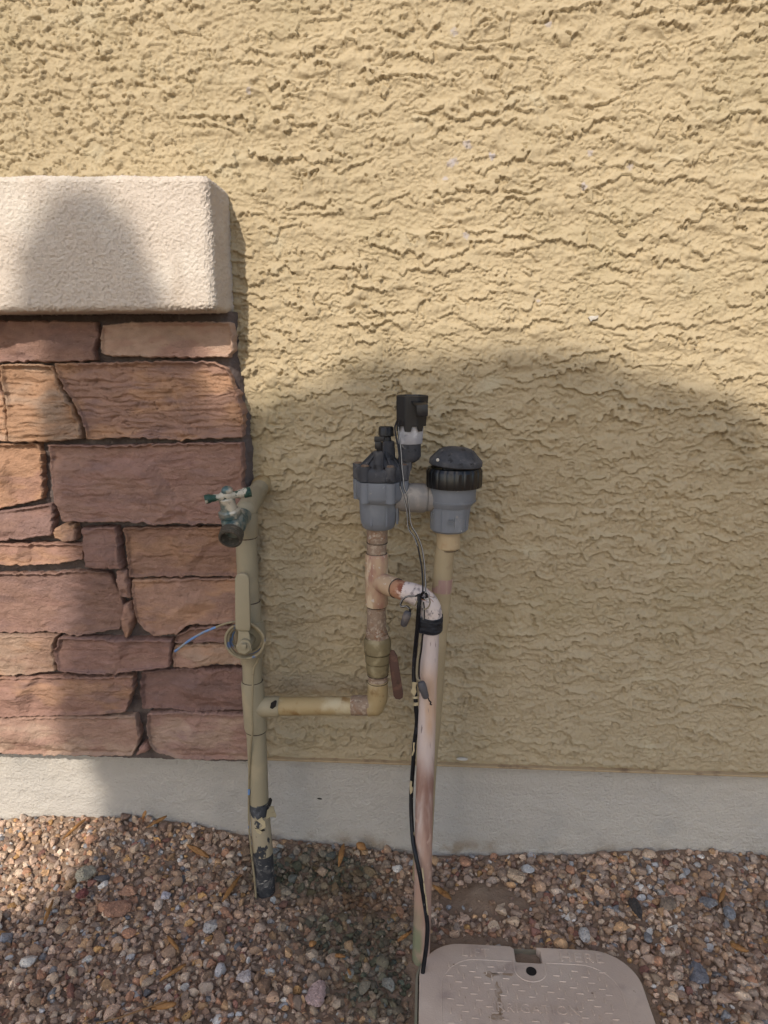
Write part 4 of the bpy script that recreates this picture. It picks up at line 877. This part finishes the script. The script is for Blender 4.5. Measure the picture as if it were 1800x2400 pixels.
# outline runs anticlockwise from the right side; cut the lifting notch into the far edge
res = []
for i, p in enumerate(out):
    q = out[(i + 1) % len(out)]; res.append(p)
    if abs(p[1] - LY1) < 1e-6 and abs(q[1] - LY1) < 1e-6 and p[0] > nx1 and q[0] < nx0:
        res += [(nx1 - .006, LY1), (nx1, LY1 - .006), (nx1, ny + .002), (nx1 - .002, ny), (nx0 + .002, ny), (nx0, ny + .002), (nx0, LY1 - .005), (nx0 - .006, LY1)]
mb = MB(); mb.prism([(x, y, ZT - .022) for x, y in res], (0, 0, .022)); plate = mb.build('lid_plate', M['lid'], lid, bevel=.0022, seg=3)
def strip(path, w, h, closed=False):
    """low rounded ridge along a plan path"""
    m_ = MB(); m_.tube([(x, y, ZT - w * .5 + h) for x, y in path], w * .5, 6); return m_
rim = rrect(LX0 + .034, LX1 - .034, LY0 + .034, LY1 - .030, .055, 12)
gap = [p for p in rim]
seg1 = [];  # ridge broken at the notch
best = max(range(len(rim)), key=lambda i: 0)
order = rim[12:] + rim[:13]
k0 = next(i for i, p in enumerate(order) if True)
path = [(nx0 - .006, LY1 - .030)] + [p for p in rim[13:]] + [p for p in rim[:13]] + [(nx1 + .006, LY1 - .030)]
strip(path, .0026, .0007).build('border_ridge', M['lid'], plate)
u = [(nx0 - .003, LY1 - .030), (nx0 - .003, ny - .012)] + [(.1715 + .024 * math.cos(a_), ny - .014 + .021 * math.sin(a_)) for a_ in np.linspace(math.pi, 2 * math.pi, 12)] + [(nx1 + .003, ny - .012), (nx1 + .003, LY1 - .030)]
strip(u, .003, .0011).build('keyhole_rim', M['lid'], plate)
mb = MB(); mb.lathe((.1725, ny - .0165, ZT + .0002), (0, 0, 1), [(0, .0082), (.0006, .0080)], 24); mb.build('keyhole', M['hole'], plate)  # dark disc on the plate, its colour standing for the shade inside the hole
# raised treads: short bars, alternately lengthwise and crosswise
tr = MB(); nt = 0
for j in range(22):
    for i in range(27):
        x = LX0 + .047 + i * .0108 + (.003 if j % 2 else 0); y = LY1 - .043 - j * .0100
        if x > LX1 - .045 or y < LY0 + .042: continue
        if (i + j) % 2: continue
        cxr, cyr = (LX0 + LX1) / 2, (LY0 + LY1) / 2
        if (abs(x - cxr) > .085 and abs(y - cyr) > .068) and math.hypot(abs(x - cxr) - .085, abs(y - cyr) - .068) > .044: continue
        if abs(x - .1715) < .034 and y > ny - .042: continue
        if abs(x - .170) < .056 and -.342 < y < -.316: continue
        ver = ((i + j) // 2 + j) % 2 == 0
        tr.box((x, y, ZT + .0003), (.0018, .0095, .0017) if ver else (.0105, .0018, .0017)); nt += 1
o = tr.build('tread_bars', M['lid'], plate, bevel=.0004, seg=1); o['kind'] = 'stuff'
def letters(txt, x, y, size, sx=1.0, name='raised_lettering'):
    cu = bpy.data.curves.new(name, 'FONT'); cu.body = txt; cu.size = size; cu.extrude = .0011; cu.align_x = 'CENTER'; cu.align_y = 'CENTER'; cu.space_character = 1.15
    ob = bpy.data.objects.new('tmp', cu); COL.objects.link(ob); ob.location = (x, y, ZT + .0002); ob.scale = (sx, 1, 1)
    bpy.context.view_layer.update(); dg = bpy.context.evaluated_depsgraph_get()
    me = bpy.data.meshes.new_from_object(ob.evaluated_get(dg)); me.transform(ob.matrix_world)
    bpy.data.objects.remove(ob); me.materials.clear(); me.name = name
    return link(name, me, M['lid'], plate)
letters('LIFT', .088, LY1 - .0175, .024, .92); letters('HERE', .256, LY1 - .0175, .026, 1.05); letters('IRRIGATION', .170, -.329, .021, .98)
# mud stains on the lid, thin and irregular
mb = MB()
def blob(cx, cy, rx, ry, seed, n=26, z=.0004):
    return [(cx + rx * math.cos(a_) * (1 + .35 * math.sin(3 * a_ + seed) + .18 * math.sin(7 * a_ + seed * 2)), cy + ry * math.sin(a_) * (1 + .3 * math.sin(4 * a_ + seed)), ZT + z) for a_ in (2 * math.pi * i / n for i in range(n))]
for cx, cy, rx, ry, s_ in ((.108, -.273, .010, .005, 1), (.117, -.300, .005, .012, 2), (.118, -.325, .005, .014, 3), (.113, -.345, .010, .006, 4), (.130, -.271, .016, .0022, 5)): mb.prism(blob(cx, cy, rx, ry, s_), (0, 0, .00025))
mb.build('mud_stain', M['lidstain'], plate)
bxo = thing('valve_box', 'greenish plastic rim of the box around the pink lid', 'box', ((LX0 + LX1) / 2, (LY0 + LY1) / 2, -.1))
o1 = rrect(LX0 - .006, LX1 + .0025, LY0 - .008, LY1 + .002, .070, 12); o2 = rrect(LX0 - .002, LX1 + .002, LY0 - .002, LY1 + .001, .068, 12)
mb = MB(); mb.rings([[(x, y, -.12) for x, y in o1], [(x, y, ZT - .008) for x, y in o1], [(x, y, ZT - .006) for x, y in o2], [(x, y, -.12) for x, y in o2]], False, False); mb.build('box_rim', M['box'], bxo)
mb = MB(); mb.prism([(x, y, -.05) for x, y in o2], (0, 0, .02)); mb.build('box_floor', M['dirt'], bxo)

# ================================================================== GRAVEL
def pebble_template(sub, seed, cuts=10):
    bm = bmesh.new(); bmesh.ops.create_icosphere(bm, subdivisions=sub, radius=1.0)
    v = np.array([q.co[:] for q in bm.verts]); f = np.array([[q.index for q in fc.verts] for fc in bm.faces]); bm.free()
    rg = np.random.default_rng(seed)
    for _ in range(cuts):
        n_ = rg.normal(size=3); n_ /= np.linalg.norm(n_); h_ = rg.uniform(.45, .82)
        d_ = v @ n_; over = np.clip(d_ - h_, 0, None); v = v - n_ * over[:, None] * .92
    v = v + rg.normal(0, .03, v.shape)
    v *= np.array([1, rg.uniform(.7, .95), rg.uniform(.5, .8)])
    return v, f
PAL = np.array([srgb(*c) for c in [(160, 132, 110), (148, 122, 102), (176, 152, 130), (136, 110, 92), (166, 140, 122), (154, 126, 106), (184, 162, 142), (142, 122, 108), (152, 114, 92), (170, 136, 104), (128, 106, 94), (164, 146, 132), (150, 130, 116), (172, 146, 128)]])
RARE = np.array([srgb(*c) for c in [(134, 133, 136), (184, 178, 172), (108, 106, 108), (152, 148, 148), (172, 134, 90), (126, 90, 80), (160, 158, 158)]])
def rand_rot(rg):
    q = rg.normal(size=4); q /= np.linalg.norm(q); w, x, y, z = q
    return np.array([[1 - 2 * (y * y + z * z), 2 * (x * y - z * w), 2 * (x * z + y * w)], [2 * (x * y + z * w), 1 - 2 * (x * x + z * z), 2 * (y * z - x * w)], [2 * (x * z - y * w), 2 * (y * z + x * w), 1 - 2 * (x * x + y * y)]])
AL = [(Pz(740, 2060, 0), .11, .055), (Pz(830, 2190, 0), .09, .05), (Pz(900, 2310, 0), .07, .05)]
WT = [(Pz(850, 2120, 0), .07, .03)]
def field(spots, x, y):
    m_ = 0
    for c_, rx, ry in spots: m_ = np.maximum(m_, np.exp(-(((x - c_[0]) / rx) ** 2 + ((y - c_[1]) / ry) ** 2)))
    return m_
PIPES = [(P(622, 2115, D1)[:2], .017), (np.array([Pz(986, 2245, 0)[0], -.236]), .012), (P(990, 2010, DA - .015)[:2], .016)]
def inside_lid(x, y, m_=.004): return LX0 - .011 - m_ < x < LX1 + .008 + m_ and LY0 - .01 < y < LY1 + .003 + m_ and not (math.hypot(max(LX0 + .07 - x, x - LX1 + .07, 0), max(y - LY1 + .07, 0)) > .085 + m_)
def build_gravel():
    rg = np.random.default_rng(21)
    T2 = [pebble_template(2, 300 + k) for k in range(28)]
    Vs, Fs, Cs, off = [], [], [], 0
    spots = []
    def scatter(x0, x1, y0, y1, cell, rmin, rmed, rmax, lift):
        for x in np.arange(x0, x1, cell):
            for y in np.arange(y0, y1, cell):
                xx, yy = x + rg.uniform(-.5, .5) * cell, y + rg.uniform(-.5, .5) * cell
                if yy > .006: continue
                spots.append((xx, yy, float(np.clip(rg.lognormal(math.log(rmed), .30), rmin, rmax)), lift))
    scatter(-.96, .86, -.44, .012, .0105, .0045, .0070, .0125, .25)
    scatter(-.96, .86, -.44, .012, .0240, .006, .0090, .0150, .75)
    scatter(-.96, .86, -.44, .012, .0130, .003, .0043, .0065, .95)
    scatter(-1.5, 1.4, -.90, -.44, .020, .008, .011, .017, .3)
    scatter(-1.5, -.96, -.44, .01, .020, .008, .011, .017, .3); scatter(.86, 1.4, -.44, .01, .020, .008, .011, .017, .3)
    xs_ = np.array([s_[0] for s_ in spots]); ys_ = np.array([s_[1] for s_ in spots]); zs_ = ground_z(xs_, ys_)
    al = field(AL, xs_, ys_); wt = field(WT, xs_, ys_)
    bare = np.exp(-(((xs_ - MOUND[0] + .02) / .095) ** 2 + ((ys_ - MOUND[1]) / .045) ** 2) ** 1.5)
    bare = np.maximum(bare, .75 * np.exp(-(((xs_ - .08) / .10) ** 2 + ((ys_ + .195) / .018) ** 2)))
    for k, (x, y, r_, lift) in enumerate(spots):
        if inside_lid(x, y, r_ * .5): continue
        if rg.random() < bare[k] * 1.15 - .08: continue
        if any(math.hypot(x - c_[0], y - c_[1]) < rr + r_ * .7 for c_, rr in PIPES): continue
        v, f = T2[rg.integers(len(T2))]
        rot = rand_rot(rg) if rg.random() < .5 else np.array([[math.cos(a := rg.uniform(0, 6.28)), -math.sin(a), 0], [math.sin(a), math.cos(a), 0], [0, 0, 1]])
        vv = (v * r_) @ rot.T; vv = vv + np.array([x, y, zs_[k] + r_ * lift * .6])
        vv[:, 1] = np.minimum(vv[:, 1], .0085)
        c_ = PAL[rg.integers(len(PAL))] if rg.random() < .90 else RARE[rg.integers(len(RARE))]
        c_ = c_ * rg.uniform(.78, 1.56) * np.array([.98, .99, .97])
        g_ = min(1, al[k] * 2.2) * rg.uniform(.45, .95); c_ = c_ * (1 - g_) + np.array(srgb(72, 80, 64)) * rg.uniform(.5, 1.2) * g_
        w_ = wt[k] * .7; c_ = c_ * (1 - w_) + np.array(srgb(96, 66, 38)) * w_ * rg.uniform(.7, 1.4)
        Vs.append(vv); Fs.append(f + off); off += len(v); Cs.append(np.broadcast_to(c_, (len(v), 3)))
    me_o = raw_mesh('gravel', np.concatenate(Vs), np.concatenate(Fs), M['gravel'], None, np.concatenate(Cs))
    me_o.data.set_sharp_from_angle(angle=R(30))
    tag(me_o, 'mixed brown crushed gravel covering the ground', 'gravel', kind='stuff')
build_gravel()

# single larger rocks
ROCKS = [
 ((1635, 2285), (46, 52, 40), (112, 112, 118), 'large grey angular rock to the right of the valve box lid'),
 ((1586, 2084), (44, 38, 24), (186, 150, 130), 'smooth pink rock close to the foundation, right side'),
 ((1489, 2127), (28, 56, 22), (70, 66, 64), 'charcoal elongated rock among the brown gravel'),
 ((1372, 2192), (30, 40, 18), (176, 172, 168), 'pale grey slanted chip behind the lid corner'),
 ((1209, 2052), (44, 34, 22), (186, 164, 140), 'cream crusty rock at the edge of the bare dirt'),
 ((271, 2129), (66, 46, 22), (160, 122, 100), 'broad flat tan rock lying left of the standpipe'),
 ((201, 2048), (52, 42, 26), (150, 144, 128), 'lumpy greenish grey rock on the far left gravel'),
 ((301, 2084), (46, 28, 18), (158, 122, 100), 'oval tan rock just above the broad flat rock'),
 ((193, 2092), (28, 24, 18), (116, 72, 68), 'maroon rock in the gravel on the left'),
 ((740, 2328), (46, 56, 22), (172, 148, 142), 'pale pinkish slab at the bottom between the pipes'),
 ((572, 2288), (38, 24, 18), (186, 176, 172), 'whitish rectangular rock below the standpipe foot'),
 ((494, 2168), (34, 36, 18), (178, 172, 166), 'white flat chip below left of the standpipe foot'),
 ((388, 2097), (22, 22, 16), (190, 184, 188), 'small round white pebble left of the standpipe'),
 ((1660, 2114), (40, 30, 24), (116, 117, 121), 'blue grey rock near the right edge of the gravel'),
 ((1710, 2138), (26, 32, 22), (126, 128, 133), 'bluish oblong rock right of the other blue grey rock'),
 ((1566, 2120), (44, 30, 24), (132, 118, 104), 'dull olive brown rock beside the blue grey one'),
]
for k, ((px, py), (w, h, d), c, lab) in enumerate(ROCKS):
    v, f = pebble_template(4, 700 + k, 9)
    p = Pz(px, py, 0.006); p = Pz(px, py, float(ground_z(p[0], p[1])) + .010); k_ = mpp(p)
    v = v / np.abs(v).max(0); dn = fbm(v[:, 0] * 2.5 + v[:, 2] * 1.7 + k, v[:, 1] * 2.5 - v[:, 2], 40 + k, 3) * .10; v = v * (1 + dn)[:, None]
    vv = v * np.array([w / 2, h / 2 * 1.25, d / 2]) * k_
    vv = vv + np.array([p[0], p[1], p[2] - .001])
    cc4 = np.array(srgb(*c)) * (1 + .22 * fbm(v[:, 0] * 2 + k, v[:, 1] * 2 + v[:, 2], 60 + k, 3))[:, None]
    o = raw_mesh('rock', vv, f, M['gravel'], None, np.clip(cc4, .01, 1)); o.data.set_sharp_from_angle(angle=R(32))
    tag(o, lab, 'rock', 'larger rocks lying in the gravel')

# dry leaves
LEAVES = [
 ((146, 1967), (201, 1918), 9, 'curled orange leaf propped against the foundation at far left'),
 ((342, 1940), (391, 1912), 9, 'slanted dry leaf at the foundation line above the gravel'),
 ((334, 1921), (342, 1900), 7, 'short upright dry leaf touching the foundation'),
 ((437, 1979), (490, 2009), 10, 'dry leaf sloping down to the right, left of the standpipe'),
 ((521, 2113), (564, 2050), 9, 'long dry leaf leaning beside the black standpipe foot'),
 ((103, 2165), (125, 2107), 9, 'upright olive brown leaf on the left gravel'),
 ((392, 2193), (418, 2226), 11, 'short folded leaf lying below the white chips'),
 ((374, 2298), (436, 2259), 11, 'long curled leaf at lower left, rising to the right'),
 ((355, 2364), (413, 2352), 12, 'yellowish dry leaf near the bottom edge with a twig'),
 ((794, 2030), (806, 1976), 10, 'narrow orange leaf standing near the greenish gravel'),
 ((836, 1976), (858, 1990), 14, 'wide crumpled orange leaf by the foundation, middle'),
 ((724, 2214), (742, 2208), 12, 'small oval yellow leaf in the greenish gravel'),
 ((785, 2238), (810, 2242), 10, 'tiny bent leaf just right of the oval yellow one'),
 ((815, 2270), (822, 2285), 8, 'tiny rust leaf low between the two pipes'),
 ((408, 2384), (424, 2402), 10, 'leaf tip cut by the bottom of the picture'),
 ((1014, 2073), (1058, 2107), 10, 'brown curled leaf beside the pink pipe on bare dirt'),
 ((1686, 2114), (1700, 2080), 8, 'small amber leaf upright in the gravel, right'),
 ((1712, 2213), (1755, 2230), 12, 'reddish brown leaf flat on the right gravel'),
 ((932, 2205), (966, 2182), 9, 'thin tan leaf left of the pink pipe base'),
]
for k, (a, b, w, lab) in enumerate(LEAVES):
    def gp(q):
        p = Pz(q[0], q[1], .02); p = Pz(q[0], q[1], float(ground_z(p[0], min(p[1], -.004))) + .016)
        if p[1] > -.008: p = P(q[0], q[1], -.008)
        return p
    A, B = gp(a), gp(b); k_ = mpp(A)
    up = np.array([.1, -.55, .83]); d = B - A; ln = np.linalg.norm(d); d = d / ln; sd_ = np.cross(d, up); sd_ /= np.linalg.norm(sd_); up = np.cross(sd_, d)
    nu_, nv_ = 14, 7; V = np.zeros((nu_, nv_, 3)); rg = np.random.default_rng(k + 5)
    for i in range(nu_):
        t_ = i / (nu_ - 1); hw = w * .62 * k_ * (math.sin(math.pi * (t_ * .94 + .03)) ** .6); cr = 2.1 + .9 * math.sin(t_ * 3 + k)
        for j in range(nv_):
            s_ = (j / (nv_ - 1) - .5) * 2; th_ = s_ * cr * .6; rad = hw / max(cr * .6, .1) * 1.2
            V[i, j] = A + d * ln * t_ + sd_ * math.sin(th_) * rad + up * ((math.cos(th_) - 1) * rad + .003 * math.sin(math.pi * t_) + .0008 * rg.normal())
    o = grid_mesh('dry_leaf', V, M['leaf']); tag(o, lab, 'leaf', 'dry leaves on the gravel')
    md = o.modifiers.new('thick', 'SOLIDIFY'); md.thickness = .0007
tw = MB(); tw.tube(smooth_path([Pz(x, y, .016) for x, y in [(225, 2398), (270, 2388), (320, 2371), (352, 2360), (392, 2345)]], 5), .0012, 6); tag(tw.build('dry_twig', M['twig']), 'thin pale twig lying along the bottom left gravel', 'twig')

# ================================================================== TREES across the yard (their shade falls on the wall)
def tree(name, label, lobes, dist, nleaf, seed, plane=0.0):
    rg = np.random.default_rng(seed)
    cs = [(P(x, y, plane) + S * dist, rx * .00072, rz * .00072) for x, y, rx, rz in lobes]
    base = np.array([cs[0][0][0], cs[0][0][1], float(ground_z(np.array(cs[0][0][0]), np.array(cs[0][0][1])))])
    t_ = thing(name, label, 'tree', base)
    crown = MB(); vs = []; fs = []
    tot = sum(rx * rz for _, rx, rz in cs)
    for c_, rx, rz in cs:
        for _ in range(int(nleaf * rx * rz / tot)):
            q = rg.normal(size=3); q /= np.linalg.norm(q); q *= rg.uniform(0, 1) ** (1 / 3.4)
            p = c_ + q * np.array([rx, min(rx, .5), rz]); u_ = rg.normal(size=3); u_ /= np.linalg.norm(u_); w_ = np.cross(u_, rg.normal(size=3)); w_ /= np.linalg.norm(w_)
            l_ = rg.uniform(.020, .036); b_ = len(vs); vs += [p - u_ * l_, p + w_ * l_ * .45, p + u_ * l_, p - w_ * l_ * .45]; fs.append((b_, b_ + 1, b_ + 2, b_ + 3))
    raw_mesh('crown', np.array(vs), np.array(fs), M['green_leaf'], t_, smooth=False)
    tk = MB(); top = cs[0][0]
    tk.tube(smooth_path([base - np.array([0, 0, .1]), base + (top - base) * .4 + np.array([.06, 0, 0]), base + (top - base) * .75, top], 5), [.075 - .0035 * i for i in range(16)], 10)
    for c_, rx, rz in cs[1:] or cs:
        m_ = base + (top - base) * .6; tk.tube([m_, (m_ + c_) / 2 + np.array([.05, 0, .1]), c_], [.04, .028, .012], 8)
        for _ in range(4): e_ = c_ + rg.normal(size=3) * np.array([rx, .3, rz]) * .45; tk.tube([(m_ + c_) / 2, e_], [.018, .006], 6)
    tk.build('trunk', M['bark'], t_)
tree('shade_tree', 'broad leafy tree across the yard that shades the wall', [(1215, 1800, 1150, 910), (1150, 2500, 1280, 700)], 5.2, 62000, 1)
tree('columnar_tree', 'slim upright tree across the yard left of the broad one', [(246, 1035, 176, 490)], 4.4, 9000, 2, -.11)
